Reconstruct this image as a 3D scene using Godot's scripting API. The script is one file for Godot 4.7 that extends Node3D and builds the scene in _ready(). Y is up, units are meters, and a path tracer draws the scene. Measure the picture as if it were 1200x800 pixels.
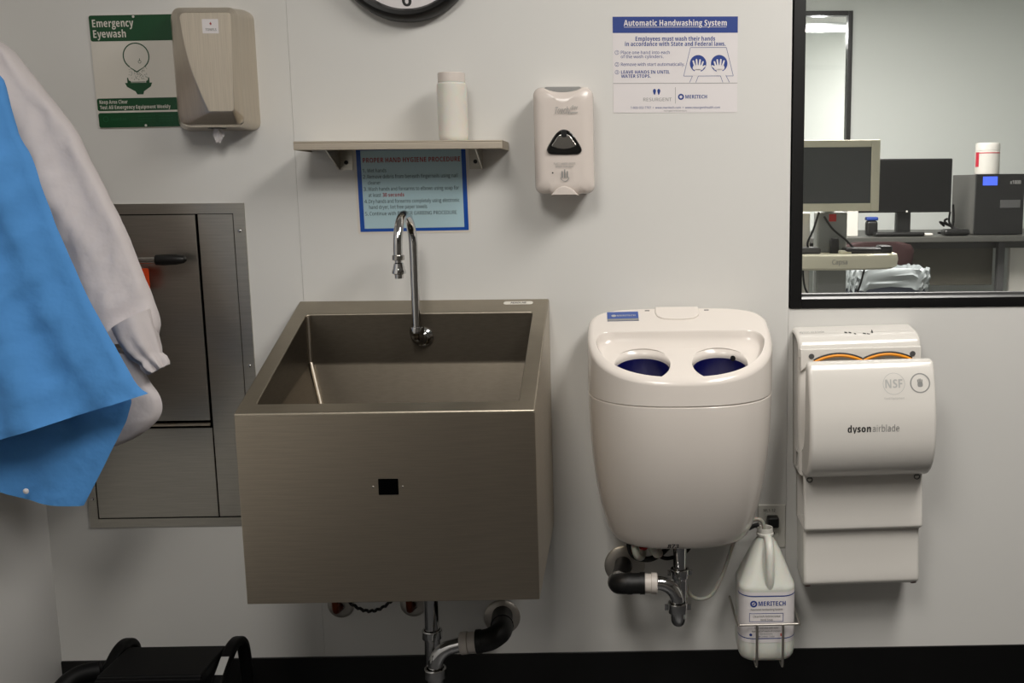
extends Node3D
# A wash-up wall: stainless scrub sink, twin-port hand washing station and blade hand dryer under a window to an office.
# Metres, y up, z = 0 is the face of the wall that the camera looks at, x = 0 below the camera.

const CAM_Y := 1.34966
const CAM_Z := 2.48733

# ------------------------------------------------------------------ mesh builder
class MB:
	var p := PackedVector3Array()

	func tri(a: Vector3, b: Vector3, c: Vector3) -> void:      # anticlockwise seen from outside
		p.push_back(a); p.push_back(b); p.push_back(c)

	func quad(a: Vector3, b: Vector3, c: Vector3, d: Vector3) -> void:
		tri(a, b, c); tri(a, c, d)

	func add(o: MB, xf := Transform3D()) -> MB:
		for v in o.p:
			p.push_back(xf * v)
		return self

	func moved(xf: Transform3D) -> MB:
		for i in p.size():
			p[i] = xf * p[i]
		return self

	func box(lo: Vector3, hi: Vector3) -> MB:
		var a := [Vector3(lo.x, lo.y, hi.z), Vector3(hi.x, lo.y, hi.z), Vector3(hi.x, hi.y, hi.z), Vector3(lo.x, hi.y, hi.z),
			Vector3(lo.x, lo.y, lo.z), Vector3(hi.x, lo.y, lo.z), Vector3(hi.x, hi.y, lo.z), Vector3(lo.x, hi.y, lo.z)]
		quad(a[0], a[1], a[2], a[3]); quad(a[5], a[4], a[7], a[6]); quad(a[4], a[0], a[3], a[7])
		quad(a[1], a[5], a[6], a[2]); quad(a[3], a[2], a[6], a[7]); quad(a[4], a[5], a[1], a[0])
		return self

	func rbox(lo: Vector3, hi: Vector3, r: float, n := 2) -> MB:   # a box with rounded edges
		var c := (lo + hi) / 2.0
		var h := (hi - lo) / 2.0
		r = minf(r, minf(h.x, minf(h.y, h.z)))
		for ax in 3:
			for s in [-1.0, 1.0]:
				var u := (ax + 1) % 3
				var w := (ax + 2) % 3
				var tu := _ticks(h[u], r, n)
				var tw := _ticks(h[w], r, n)
				for i in tu.size() - 1:
					for j in tw.size() - 1:
						var q := []
						for k in [[0, 0], [1, 0], [1, 1], [0, 1]]:
							var v := Vector3()
							v[ax] = s * h[ax]; v[u] = tu[i + k[0]]; v[w] = tw[j + k[1]]
							var inn := Vector3(clampf(v.x, -h.x + r, h.x - r), clampf(v.y, -h.y + r, h.y - r), clampf(v.z, -h.z + r, h.z - r))
							q.append(c + inn + (v - inn).normalized() * r)
						if s > 0: quad(q[0], q[1], q[2], q[3])
						else: quad(q[3], q[2], q[1], q[0])
		return self

	func _ticks(h: float, r: float, n: int) -> Array:
		var t := []
		for i in n + 1: t.append(-h + r * (1.0 - tan(PI / 4 * (1.0 - float(i) / n))))
		for i in n + 1: t.append(h - r * (1.0 - tan(PI / 4 * float(i) / n)))
		return t

	func loft(rings: Array, cap0 := true, cap1 := true, closed := true) -> MB:   # rings run anticlockwise seen from the last one
		var n: int = rings[0].size()
		for i in rings.size() - 1:
			var a: PackedVector3Array = rings[i]
			var b: PackedVector3Array = rings[i + 1]
			for j in (n if closed else n - 1):
				var k := (j + 1) % n
				quad(a[j], a[k], b[k], b[j])
		for e in [[cap0, 0, true], [cap1, rings.size() - 1, false]]:
			if not e[0]: continue
			var r: PackedVector3Array = rings[e[1]]
			var m := Vector3()
			for v in r: m += v
			m /= n
			for j in n:
				if e[2]: tri(m, r[(j + 1) % n], r[j])
				else: tri(m, r[j], r[(j + 1) % n])
		return self

	func lathe(prof: Array, seg := 24, xf := Transform3D()) -> MB:   # prof: (radius, height) from bottom to top
		for i in prof.size() - 1:
			var a: Vector2 = prof[i]
			var b: Vector2 = prof[i + 1]
			for j in seg:
				var t0 := TAU * j / seg
				var t1 := TAU * (j + 1) / seg
				var p0 := xf * Vector3(a.x * sin(t0), a.y, a.x * cos(t0))
				var p1 := xf * Vector3(a.x * sin(t1), a.y, a.x * cos(t1))
				var p2 := xf * Vector3(b.x * sin(t1), b.y, b.x * cos(t1))
				var p3 := xf * Vector3(b.x * sin(t0), b.y, b.x * cos(t0))
				if a.x > 1e-6: tri(p0, p1, p2)
				if b.x > 1e-6: tri(p0, p2, p3)
		return self

	func tube(pts: Array, r, seg := 10, caps := true) -> MB:   # r: one radius or one per point
		var rings := []
		var nrm := Vector3()
		for i in pts.size():
			var t: Vector3 = (pts[mini(i + 1, pts.size() - 1)] - pts[maxi(i - 1, 0)]).normalized()
			if i == 0: nrm = t.cross(Vector3.UP if absf(t.y) < 0.9 else Vector3.RIGHT).normalized()
			nrm = (nrm - t * nrm.dot(t)).normalized()
			var bi := t.cross(nrm)
			var rr: float = r[i] if r is Array else r
			var ring := PackedVector3Array()
			for j in seg:
				var a := TAU * j / seg
				ring.push_back(pts[i] + (nrm * cos(a) + bi * sin(a)) * rr)
			rings.append(ring)
		return loft(rings, caps, caps)

	func prism(poly: PackedVector2Array, z0: float, z1: float, bevel := 0.0, xf := Transform3D()) -> MB:   # extrudes an outline in x, y towards +z
		if area(poly) < 0: poly.reverse()
		var inn := inset(poly, bevel) if bevel > 0 else poly
		var lev := [[poly, z0], [poly, z1 - bevel]]
		if bevel > 0: lev += [[inset(poly, bevel * 0.3), z1 - bevel * 0.3], [inn, z1]]
		var n := poly.size()
		for i in lev.size() - 1:
			for j in n:
				var k := (j + 1) % n
				quad(xf * v3(lev[i][0][j], lev[i][1]), xf * v3(lev[i][0][k], lev[i][1]), xf * v3(lev[i + 1][0][k], lev[i + 1][1]), xf * v3(lev[i + 1][0][j], lev[i + 1][1]))
		var ix := Geometry2D.triangulate_polygon(poly)
		for t in range(0, ix.size(), 3):
			var a := ix[t]; var b := ix[t + 1]; var c := ix[t + 2]
			if (poly[b] - poly[a]).cross(poly[c] - poly[a]) < 0:
				var s := b; b = c; c = s
			tri(xf * v3(inn[a], z1), xf * v3(inn[b], z1), xf * v3(inn[c], z1))
			tri(xf * v3(poly[a], z0), xf * v3(poly[c], z0), xf * v3(poly[b], z0))
		return self

	static func area(poly: PackedVector2Array) -> float:
		var s := 0.0
		for i in poly.size(): s += poly[i].cross(poly[(i + 1) % poly.size()])
		return s

	static func v3(v: Vector2, z: float) -> Vector3:
		return Vector3(v.x, v.y, z)

	static func inset(poly: PackedVector2Array, d: float) -> PackedVector2Array:
		var o := PackedVector2Array()
		var n := poly.size()
		for i in n:
			var e0 := (poly[i] - poly[(i + n - 1) % n]).normalized()
			var e1 := (poly[(i + 1) % n] - poly[i]).normalized()
			var n0 := Vector2(-e0.y, e0.x)
			var n1 := Vector2(-e1.y, e1.x)
			var m := (n0 + n1)
			var l := m.length()
			o.push_back(poly[i] + (m / l * d / maxf(0.35, l / 2.0) if l > 1e-4 else Vector2()))
		return o

	func mesh(angle := 38.0, origin := Vector3()) -> ArrayMesh:   # normals are smooth across edges flatter than angle
		var nf := p.size() / 3
		var fn := PackedVector3Array(); fn.resize(nf)
		var un := PackedVector3Array(); un.resize(nf)
		var at := {}
		for f in nf:
			var n := (p[f * 3 + 1] - p[f * 3]).cross(p[f * 3 + 2] - p[f * 3])
			fn[f] = n
			un[f] = n.normalized()
			for c in 3:
				var v := p[f * 3 + c]
				var key := Vector3i((v * 20000.0).round())
				if at.has(key): at[key].append(f)
				else: at[key] = [f]
		var pos := PackedVector3Array(); pos.resize(nf * 3)
		var nor := PackedVector3Array(); nor.resize(nf * 3)
		var lim := cos(deg_to_rad(angle))
		for f in nf:
			for c in 3:
				var v := p[f * 3 + c]
				var s := Vector3()
				var me := un[f]
				for g in at[Vector3i((v * 20000.0).round())]:
					if un[g].dot(me) >= lim: s += fn[g]
				var slot := f * 3 + (2 - c)
				pos[slot] = v - origin
				nor[slot] = s.normalized() if s.length_squared() > 1e-24 else me
		var arr := []
		arr.resize(Mesh.ARRAY_MAX)
		arr[Mesh.ARRAY_VERTEX] = pos
		arr[Mesh.ARRAY_NORMAL] = nor
		var m := ArrayMesh.new()
		if nf: m.add_surface_from_arrays(Mesh.PRIMITIVE_TRIANGLES, arr)
		return m


# ------------------------------------------------------------------ scene helpers
var O := Vector3()          # base of the thing that is being built: its parts are given in room coordinates
var M := {}
var names := {}
var fonts := {}

func numbered(called: String) -> String:
	var n: int = names.get(called, -1) + 1
	names[called] = n
	return called if n == 0 else "%s_%03d" % [called, n]

func tag(o: Node, label: String, category: String, group := "") -> Node:
	o.set_meta("label", label)
	o.set_meta("category", category)
	if group: o.set_meta("group", group)
	return o

func thing(called: String, label: String, category: String, at: Vector3, group := "") -> Node3D:
	var o := Node3D.new()
	o.name = numbered(called)
	add_child(o)
	o.position = at
	O = at
	tag(o, label, category, group)
	return o

func part(parent: Node, called: String, mb: MB, mat: Material, angle := 38.0, label := "") -> MeshInstance3D:
	var o := MeshInstance3D.new()
	o.name = called
	o.mesh = mb.mesh(angle, O)
	o.material_override = null
	if o.mesh.get_surface_count(): o.mesh.surface_set_material(0, mat)
	parent.add_child(o, true)
	if label: o.set_meta("label", label)
	return o

func structure(called: String) -> Node3D:
	var o := Node3D.new()
	o.name = called
	add_child(o)
	O = Vector3()
	o.set_meta("kind", "structure")
	return o

func struct(called: String, mb: MB, mat: Material) -> MeshInstance3D:
	O = Vector3()
	var o := part(self, called, mb, mat)
	o.set_meta("kind", "structure")
	return o

func mat(col: Color, rough := 0.5, metal := 0.0) -> StandardMaterial3D:
	var m := StandardMaterial3D.new()
	m.albedo_color = col
	m.roughness = rough
	m.metallic = metal
	return m

func noise(seed_: int, freq: float, lo: float, hi: float, size := 512) -> NoiseTexture2D:
	var f := FastNoiseLite.new()
	f.seed = seed_
	f.frequency = freq
	f.fractal_octaves = 4
	var t := NoiseTexture2D.new()
	t.width = size; t.height = size
	t.seamless = true
	t.noise = f
	var g := Gradient.new()
	g.set_color(0, Color(lo, lo, lo)); g.set_color(1, Color(hi, hi, hi))
	t.color_ramp = g
	return t

func brushed(m: StandardMaterial3D, scale: Vector3, tex: Texture2D, rtex: Texture2D) -> StandardMaterial3D:
	m.albedo_texture = tex
	m.roughness_texture = rtex
	m.roughness_texture_channel = BaseMaterial3D.TEXTURE_CHANNEL_GREEN
	m.uv1_triplanar = true
	m.uv1_world_triplanar = true
	m.uv1_scale = scale
	return m

func smooth(pts: Array, n := 6) -> Array:   # a Catmull-Rom curve through the points
	var o := []
	for i in pts.size() - 1:
		var a: Vector3 = pts[maxi(i - 1, 0)]; var b: Vector3 = pts[i]; var c: Vector3 = pts[i + 1]; var d: Vector3 = pts[mini(i + 2, pts.size() - 1)]
		for k in n: o.append(b.cubic_interpolate(c, a, d, float(k) / n))
	o.append(pts[-1])
	return o

func smooth2(pts: Array, n := 6, closed := true) -> PackedVector2Array:
	var o := PackedVector2Array()
	var s := pts.size()
	for i in (s if closed else s - 1):
		var a: Vector2 = pts[(i + s - 1) % s if closed else maxi(i - 1, 0)]
		var b: Vector2 = pts[i]
		var c: Vector2 = pts[(i + 1) % s]
		var d: Vector2 = pts[(i + 2) % s if closed else mini(i + 2, s - 1)]
		for k in n: o.push_back(b.cubic_interpolate(c, a, d, float(k) / n))
	if not closed: o.push_back(pts[-1])
	return o

func axis(at: Vector3, dir: Vector3) -> Transform3D:   # a frame whose y runs along dir
	var y := dir.normalized()
	var x := y.cross(Vector3.FORWARD if absf(y.z) < 0.9 else Vector3.RIGHT).normalized()
	return Transform3D(Basis(x, y, x.cross(y)), at)

func rr(x0: float, x1: float, y0: float, y1: float, r: float, n := 4) -> PackedVector2Array:   # a rounded rectangle, anticlockwise
	var o := PackedVector2Array()
	for c in [[x1 - r, y0 + r, -PI / 2], [x1 - r, y1 - r, 0.0], [x0 + r, y1 - r, PI / 2], [x0 + r, y0 + r, PI]]:
		for k in n + 1:
			var a: float = c[2] + PI / 2 * k / n
			o.push_back(Vector2(c[0] + r * cos(a), c[1] + r * sin(a)))
	return o

func disc(cx: float, cy: float, r: float, n := 24) -> PackedVector2Array:
	var o := PackedVector2Array()
	for k in n: o.push_back(Vector2(cx + r * cos(TAU * k / n), cy + r * sin(TAU * k / n)))
	return o

func flat(poly: PackedVector2Array, z: float) -> PackedVector3Array:
	var o := PackedVector3Array()
	for v in poly: o.push_back(Vector3(v.x, v.y, z))
	return o

func over(poly: PackedVector2Array, height: Callable) -> PackedVector3Array:   # an outline in x, z lifted to a height
	var o := PackedVector3Array()
	for i in range(poly.size() - 1, -1, -1):
		var v := poly[i]
		o.push_back(Vector3(v.x, height.call(v.x, v.y), v.y))
	return o

func ring_band(cx: float, cy: float, r0: float, r1: float, z: float, n := 40, a0 := 0.0, a1 := TAU) -> MB:   # a printed ring
	var mb := MB.new()
	for k in n:
		var a := lerpf(a0, a1, float(k) / n); var b := lerpf(a0, a1, float(k + 1) / n)
		mb.quad(Vector3(cx + r0 * cos(a), cy + r0 * sin(a), z), Vector3(cx + r1 * cos(a), cy + r1 * sin(a), z), Vector3(cx + r1 * cos(b), cy + r1 * sin(b), z), Vector3(cx + r0 * cos(b), cy + r0 * sin(b), z))
	return mb

func sheet(poly: PackedVector2Array, z: float) -> MB:   # flat print
	var mb := MB.new()
	var q := poly.duplicate()
	if MB.area(q) < 0: q.reverse()
	var ix := Geometry2D.triangulate_polygon(q)
	for t in range(0, ix.size(), 3):
		var a := ix[t]; var b := ix[t + 1]; var c := ix[t + 2]
		if (q[b] - q[a]).cross(q[c] - q[a]) < 0: mb.tri(MB.v3(q[a], z), MB.v3(q[c], z), MB.v3(q[b], z))
		else: mb.tri(MB.v3(q[a], z), MB.v3(q[b], z), MB.v3(q[c], z))
	return mb

func font(kind: String) -> SystemFont:
	if not fonts.has(kind):
		var f := SystemFont.new()
		f.font_names = PackedStringArray(["Droid Serif" if kind.contains("serif") else "Droid Sans Mono" if kind.contains("mono") else "Droid Sans"])
		if kind.contains("bold"): f.font_weight = 700
		fonts[kind] = f
	return fonts[kind]

# Lettering: em is the type size, wide (if given) the width that the line is fitted to; the front faces lie at z.
func txt(mb: MB, s: String, x: float, y: float, z: float, em: float, wide := 0.0, align := 0, kind := "sans", lean := 0.0) -> MB:
	var t := TextMesh.new()
	t.text = s
	t.font = font(kind)
	t.font_size = 48
	t.pixel_size = 0.01
	t.depth = 0.01
	t.curve_step = 4.0
	t.horizontal_alignment = HORIZONTAL_ALIGNMENT_LEFT
	t.vertical_alignment = VERTICAL_ALIGNMENT_CENTER
	var box := t.get_aabb()
	var k := em / 0.48
	var kx := wide / box.size.x if wide > 0 and box.size.x > 0 else k
	var shift := -box.position.x - box.size.x * (0.0 if align < 0 else 0.5 if align == 0 else 1.0)
	for su in t.get_surface_count():
		var a := t.surface_get_arrays(su)
		var v: PackedVector3Array = a[Mesh.ARRAY_VERTEX]
		var ix: PackedInt32Array = a[Mesh.ARRAY_INDEX] if a[Mesh.ARRAY_INDEX] != null else PackedInt32Array(range(v.size()))
		for i in range(0, ix.size(), 3):
			if v[ix[i]].z < 0 or v[ix[i + 1]].z < 0 or v[ix[i + 2]].z < 0: continue
			var q := []
			for c in 3:
				var w := v[ix[i + c]]
				q.append(Vector3(x + (w.x + shift) * kx + w.y * k * lean, y + w.y * k, z))
			if (q[1] - q[0]).cross(q[2] - q[0]).z < 0: mb.tri(q[0], q[2], q[1])
			else: mb.tri(q[0], q[1], q[2])
	return mb

func screw(parent: Node, at: Vector3, dir: Vector3, r: float, m: Material, called := "screw") -> void:
	var mb := MB.new().lathe([Vector2(r, -r * 0.3), Vector2(r, r * 0.25), Vector2(r * 0.75, r * 0.5), Vector2(0, r * 0.6)], 14, axis(at, dir))
	part(parent, called, mb, m)


func _ready() -> void:
	# ---- camera
	var cam := Camera3D.new()
	cam.name = "camera"
	add_child(cam)
	cam.position = Vector3(0, CAM_Y, CAM_Z)
	cam.rotation = Vector3(-0.15242, -0.019305, -0.0086005)
	cam.projection = Camera3D.PROJECTION_FRUSTUM
	cam.near = 0.05
	cam.far = 60.0
	cam.size = 2.0 * 0.05 * 400.0 / 1184.12
	cam.frustum_offset = Vector2((600.0 - 754.27) / 1184.12 * 0.05, 0)
	cam.current = true
	# ---- environment, exposure
	var we := WorldEnvironment.new()
	we.name = "environment"
	var e := Environment.new()
	e.background_mode = Environment.BG_COLOR
	e.background_color = Color(0.0, 0.0, 0.0)
	e.tonemap_mode = Environment.TONE_MAPPER_LINEAR
	e.tonemap_exposure = 1.0
	e.sdfgi_enabled = true
	e.ssao_enabled = true
	e.ssil_enabled = true
	we.environment = e
	add_child(we)
	materials()
	# ---- lamps: ceiling panels of the wash room and of the office behind the window
	for a in LIGHTS: ceiling_light(a)
	# ---- structure
	build_room()
	build_office()
	# ---- things on the wall, the largest first
	build_sink()
	build_wash_station()
	build_dryer()
	build_cabinet()
	build_gowns()
	build_towel_dispenser()
	build_eyewash_sign()
	build_posters()
	build_shelf()
	build_soap()
	build_clock()
	build_traps()
	build_jug()
	build_outlet()
	build_stool()
	build_office_things()


# place (centre), size in x and z, energy, what it is called
const LIGHTS := [
	[Vector3(1.0, 2.7, 1.35), Vector2(0.6, 1.2), 4.0, "ceiling light panel above the hand dryer side of the wash room"],
	[Vector3(-0.4, 2.7, 2.3), Vector2(0.6, 1.2), 2.95, "ceiling light panel in the middle of the wash room"],
	[Vector3(1.2, 2.86, -3.0), Vector2(1.2, 1.2), 14.5, "ceiling light panel of the office behind the window"],
	[Vector3(3.3, 2.95, -7.0), Vector2(1.0, 1.0), 11.0, "ceiling light panel of the corridor past the office"],
]

func ceiling_light(a: Array) -> void:
	var c: Vector3 = a[0]
	var s: Vector2 = a[1]
	var t := thing("ceiling_light", a[3], "ceiling light", c)
	var f := MB.new()
	for k in [[-1, 0], [1, 0], [0, -1], [0, 1]]:
		var h := Vector3(s.x / 2 + 0.02, 0, s.y / 2 + 0.02)
		var m := Vector3(k[0] * h.x, -0.01, k[1] * h.z)
		var d := Vector3(0.015 if k[0] else h.x, 0.012, 0.015 if k[1] else h.z)
		f.box(c + m - d, c + m + d)
	part(t, "frame", f, M.white_paint, 20)
	part(t, "diffuser", MB.new().box(c + Vector3(-s.x / 2, -0.012, -s.y / 2), c + Vector3(s.x / 2, -0.004, s.y / 2)), M.lamp, 20)
	var l := AreaLight3D.new()
	l.name = "panel_light"
	l.area_size = s
	l.light_energy = a[2]
	l.light_color = Color(1.0, 0.985, 0.965)
	l.shadow_enabled = true
	l.area_range = 12.0
	t.add_child(l)
	l.position = Vector3(0, -0.02, 0)
	l.rotation = Vector3(-PI / 2, 0, 0)


func materials() -> void:
	var fine := noise(3, 0.02, 0.93, 1.0)
	var fine_r := noise(5, 0.03, 0.86, 1.0)
	M.wall = mat(Color(0.84, 0.835, 0.82), 0.42)
	M.wall_side = mat(Color(0.80, 0.795, 0.785), 0.5)
	M.ceiling = mat(Color(0.85, 0.85, 0.84), 0.9)
	M.room_dark = mat(Color(0.42, 0.405, 0.385), 0.8)
	M.floor = mat(Color(0.16, 0.16, 0.165), 0.45)
	M.cove = mat(Color(0.022, 0.022, 0.023), 0.35)
	M.office_wall = mat(Color(0.82, 0.835, 0.82), 0.8)
	M.office_floor = mat(Color(0.20, 0.20, 0.20), 0.6)
	M.steel = brushed(mat(Color(0.78, 0.735, 0.665), 0.36, 1.0), Vector3(0.8, 30, 0.8), fine, fine_r)
	M.steel_v = brushed(mat(Color(0.66, 0.63, 0.59), 0.36, 1.0), Vector3(25, 0.7, 25), fine, fine_r)
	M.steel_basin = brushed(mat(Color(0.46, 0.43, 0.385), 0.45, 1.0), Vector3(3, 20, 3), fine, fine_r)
	M.steel_dark = brushed(mat(Color(0.74, 0.725, 0.69), 0.38, 1.0), Vector3(0.8, 25, 0.8), fine, fine_r)
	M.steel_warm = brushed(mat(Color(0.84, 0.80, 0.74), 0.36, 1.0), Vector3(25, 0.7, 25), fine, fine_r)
	M.steel_satin = brushed(mat(Color(0.78, 0.74, 0.68), 0.55, 1.0), Vector3(0.8, 30, 0.8), fine, fine_r)
	M.chrome = mat(Color(0.83, 0.83, 0.83), 0.08, 1.0)
	M.chrome_soft = mat(Color(0.72, 0.71, 0.69), 0.22, 1.0)
	M.flange = mat(Color(0.72, 0.70, 0.67), 0.45, 1.0)
	M.steel_rim = brushed(mat(Color(0.68, 0.645, 0.585), 0.38, 1.0), Vector3(0.8, 30, 0.8), fine, fine_r)
	M.copper = mat(Color(0.45, 0.22, 0.12), 0.4, 0.8)
	M.black = mat(Color(0.025, 0.025, 0.026), 0.4)
	M.black_rubber = mat(Color(0.03, 0.03, 0.03), 0.5)
	M.black_matte = mat(Color(0.012, 0.012, 0.012), 0.8)
	M.black_matte.metallic_specular = 0.08
	M.stool = mat(Color(0.012, 0.012, 0.014), 0.55)
	M.stool.metallic_specular = 0.3
	M.white_paint = mat(Color(0.85, 0.85, 0.85), 0.5)
	M.white_gloss = mat(Color(0.86, 0.845, 0.82), 0.14)
	M.white_ceramic = mat(Color(0.88, 0.85, 0.82), 0.16)
	M.white_soft = mat(Color(0.84, 0.80, 0.77), 0.25)
	M.white_plastic = mat(Color(0.82, 0.81, 0.78), 0.4)
	M.pvc = mat(Color(0.80, 0.77, 0.74), 0.35)
	M.grey_plastic = mat(Color(0.30, 0.30, 0.30), 0.45)
	M.grey_print = mat(Color(0.55, 0.55, 0.54), 0.6)
	M.grey_faint = mat(Color(0.70, 0.70, 0.69), 0.6)
	M.dark_print = mat(Color(0.10, 0.10, 0.10), 0.6)
	M.navy = mat(Color(0.03, 0.04, 0.30), 0.3)
	M.blue_print = mat(Color(0.10, 0.22, 0.52), 0.5)
	M.blue_label = mat(Color(0.20, 0.32, 0.60), 0.35)
	M.blue_border = mat(Color(0.02, 0.28, 0.62), 0.35)
	M.pale_blue = mat(Color(0.67, 0.78, 0.81), 0.3)
	M.green = mat(Color(0.0, 0.26, 0.12), 0.4)
	M.green_faint = mat(Color(0.12, 0.36, 0.22), 0.5)
	M.sign_white = mat(Color(0.83, 0.81, 0.77), 0.35)
	M.paper = mat(Color(0.87, 0.85, 0.85), 0.5)
	M.red_print = mat(Color(0.60, 0.15, 0.17), 0.5)
	M.yellow = mat(Color(0.95, 0.60, 0.06), 0.4)
	M.orange = mat(Color(0.84, 0.27, 0.07), 0.5)
	M.wood = mat(Color(0.35, 0.18, 0.12), 0.5)
	M.lamp = mat(Color(0.9, 0.9, 0.9), 0.5)
	M.lamp.emission_enabled = true
	M.lamp.emission = Color(1.0, 0.97, 0.92)
	M.lamp.emission_energy_multiplier = 4.0
	M.blue_cloth = mat(Color(0.31, 0.57, 0.83), 0.85)
	M.blue_cloth.backlight_enabled = true
	M.blue_cloth.backlight = Color(0.04, 0.10, 0.18)
	M.white_cloth = mat(Color(0.84, 0.81, 0.81), 0.8)
	M.white_cloth.backlight_enabled = true
	M.white_cloth.backlight = Color(0.25, 0.24, 0.24)
	for c in [M.blue_cloth, M.white_cloth]:
		var n := noise(11, 0.012, 0.0, 1.0)
		c.heightmap_enabled = true
		c.heightmap_texture = n
		c.heightmap_scale = 0.25
		c.uv1_triplanar = true
		c.uv1_scale = Vector3(2.2, 2.2, 2.2)
	M.hdpe = mat(Color(0.82, 0.825, 0.79), 0.35)
	M.hdpe.subsurf_scatter_enabled = true
	M.hdpe.subsurf_scatter_strength = 0.25
	M.wax = mat(Color(0.87, 0.855, 0.82), 0.35)
	M.wax.subsurf_scatter_enabled = true
	M.wax.subsurf_scatter_strength = 0.5
	M.tube = mat(Color(0.66, 0.66, 0.62), 0.3)
	M.tube.subsurf_scatter_enabled = true
	M.tube.subsurf_scatter_strength = 0.4
	M.glass = mat(Color(1, 1, 1, 0.004), 0.0)
	M.glass.metallic_specular = 0.4
	M.glass.transparency = BaseMaterial3D.TRANSPARENCY_ALPHA
	M.smoked = mat(Color(0.09, 0.09, 0.085), 0.06)
	M.cream = mat(Color(0.90, 0.88, 0.79), 0.5)
	M.screen_grey = mat(Color(0.33, 0.34, 0.34), 0.4)
	M.screen_black = mat(Color(0.035, 0.037, 0.035), 0.3)
	M.case_dark = mat(Color(0.10, 0.10, 0.10), 0.35)
	M.case_side = mat(Color(0.36, 0.355, 0.34), 0.5)
	M.display = mat(Color(0.25, 0.35, 0.85), 0.4)
	M.display.emission_enabled = true
	M.display.emission = Color(0.30, 0.42, 1.0)
	M.display.emission_energy_multiplier = 0.5
	M.desk = mat(Color(0.30, 0.30, 0.285), 0.4)
	M.panel_beige = mat(Color(0.36, 0.35, 0.31), 0.6)
	M.liner = mat(Color(0.62, 0.645, 0.65), 0.35)
	M.bin = mat(Color(0.28, 0.30, 0.36), 0.5)
	M.maroon = mat(Color(0.16, 0.05, 0.05), 0.7)
	M.column = mat(Color(0.52, 0.53, 0.52), 0.5)


# ------------------------------------------------------------------ setting
const XL := -1.463      # left wall
const XR := 3.2
const ZB := 4.4         # wall behind the camera
const HC := 2.72
const WX0 := 0.413      # window opening in the wall
const WY0 := 1.046
const WX1 := 2.2
const WY1 := 2.1

func build_room() -> void:
	var w := structure("wall_back")
	# laminate panels with fine joints, on a backing
	var g := 0.0003
	for a in [[XL - 0.1, 0.0, -0.787 - g, HC + 0.1], [-0.787 + g, 0.0, WX0 - 0.004 - g, HC + 0.1], [WX0 - 0.004 + g, 0.0, XR + 0.1, WY0 - 0.001], [WX0 - 0.004 + g, WY1 + 0.001, XR + 0.1, HC + 0.1], [WX1 + 0.001, WY0 - 0.001 + g, XR + 0.1, WY1 + 0.001 - g]]:
		part(w, "wall_panel", MB.new().box(Vector3(a[0], a[1], -0.02), Vector3(a[2], a[3], 0.0)), M.wall, 20)
	for a in [[XL - 0.1, 0.0, WX0 - 0.002, HC + 0.1], [WX0 - 0.002, 0.0, XR + 0.1, WY0], [WX0 - 0.002, WY1, XR + 0.1, HC + 0.1], [WX1, WY0, XR + 0.1, WY1]]:
		part(w, "wall_core", MB.new().box(Vector3(a[0], a[1], -0.13), Vector3(a[2], a[3], -0.0202)), M.wall_side, 20)
	struct("wall_left", MB.new().box(Vector3(XL - 0.12, 0, 0.0), Vector3(XL, HC + 0.1, ZB)), M.wall_side)
	struct("wall_right", MB.new().box(Vector3(XR, 0, 0.0), Vector3(XR + 0.12, HC + 0.1, ZB)), M.room_dark)
	struct("wall_front", MB.new().box(Vector3(XL - 0.12, 0, ZB), Vector3(XR + 0.12, HC + 0.1, ZB + 0.12)), M.room_dark)
	struct("floor", MB.new().box(Vector3(XL - 0.12, -0.1, -0.13), Vector3(XR + 0.12, 0, ZB + 0.12)), M.floor)
	struct("ceiling", MB.new().box(Vector3(XL - 0.12, HC, 0.0), Vector3(XR + 0.12, HC + 0.1, ZB + 0.12)), M.ceiling)
	# black cove base along the wall
	var prof := PackedVector2Array([Vector2(0, 0.0), Vector2(0.05, 0.0), Vector2(0.05, 0.004), Vector2(0.022, 0.014), Vector2(0.008, 0.035), Vector2(0.005, 0.055), Vector2(0.005, 0.147), Vector2(0.003, 0.150), Vector2(0.0, 0.150)])
	var b := MB.new()
	var yz := Transform3D(Basis(Vector3(0, 0, 1), Vector3(0, 1, 0), Vector3(-1, 0, 0)), Vector3(XR, 0, 0.0))
	b.prism(prof, 0.0, XR - XL, 0.0, yz)
	struct("baseboard_back", b, M.cove)
	# window to the office: black frame, glass
	var win := structure("window_1")
	var fw := 0.028
	for a in [[WX0, WY0, WX0 + fw, WY1], [WX1 - fw, WY0, WX1, WY1], [WX0 + fw, WY0, WX1 - fw, WY0 + 0.024], [WX0 + fw, WY1 - fw, WX1 - fw, WY1]]:
		part(win, "frame_rail", MB.new().rbox(Vector3(a[0], a[1], -0.125), Vector3(a[2], a[3], 0.004), 0.0015, 1), M.black, 30)
	part(win, "glazing_bead", MB.new().box(Vector3(WX0 + fw, WY0 + 0.024, -0.075), Vector3(WX1 - fw, WY0 + 0.030, -0.055)), M.grey_plastic, 20)
	part(win, "pane", MB.new().box(Vector3(WX0 + fw - 0.004, WY0 + 0.020, -0.068), Vector3(WX1 - fw + 0.004, WY1 - fw + 0.004, -0.062)), M.glass, 20)


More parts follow.
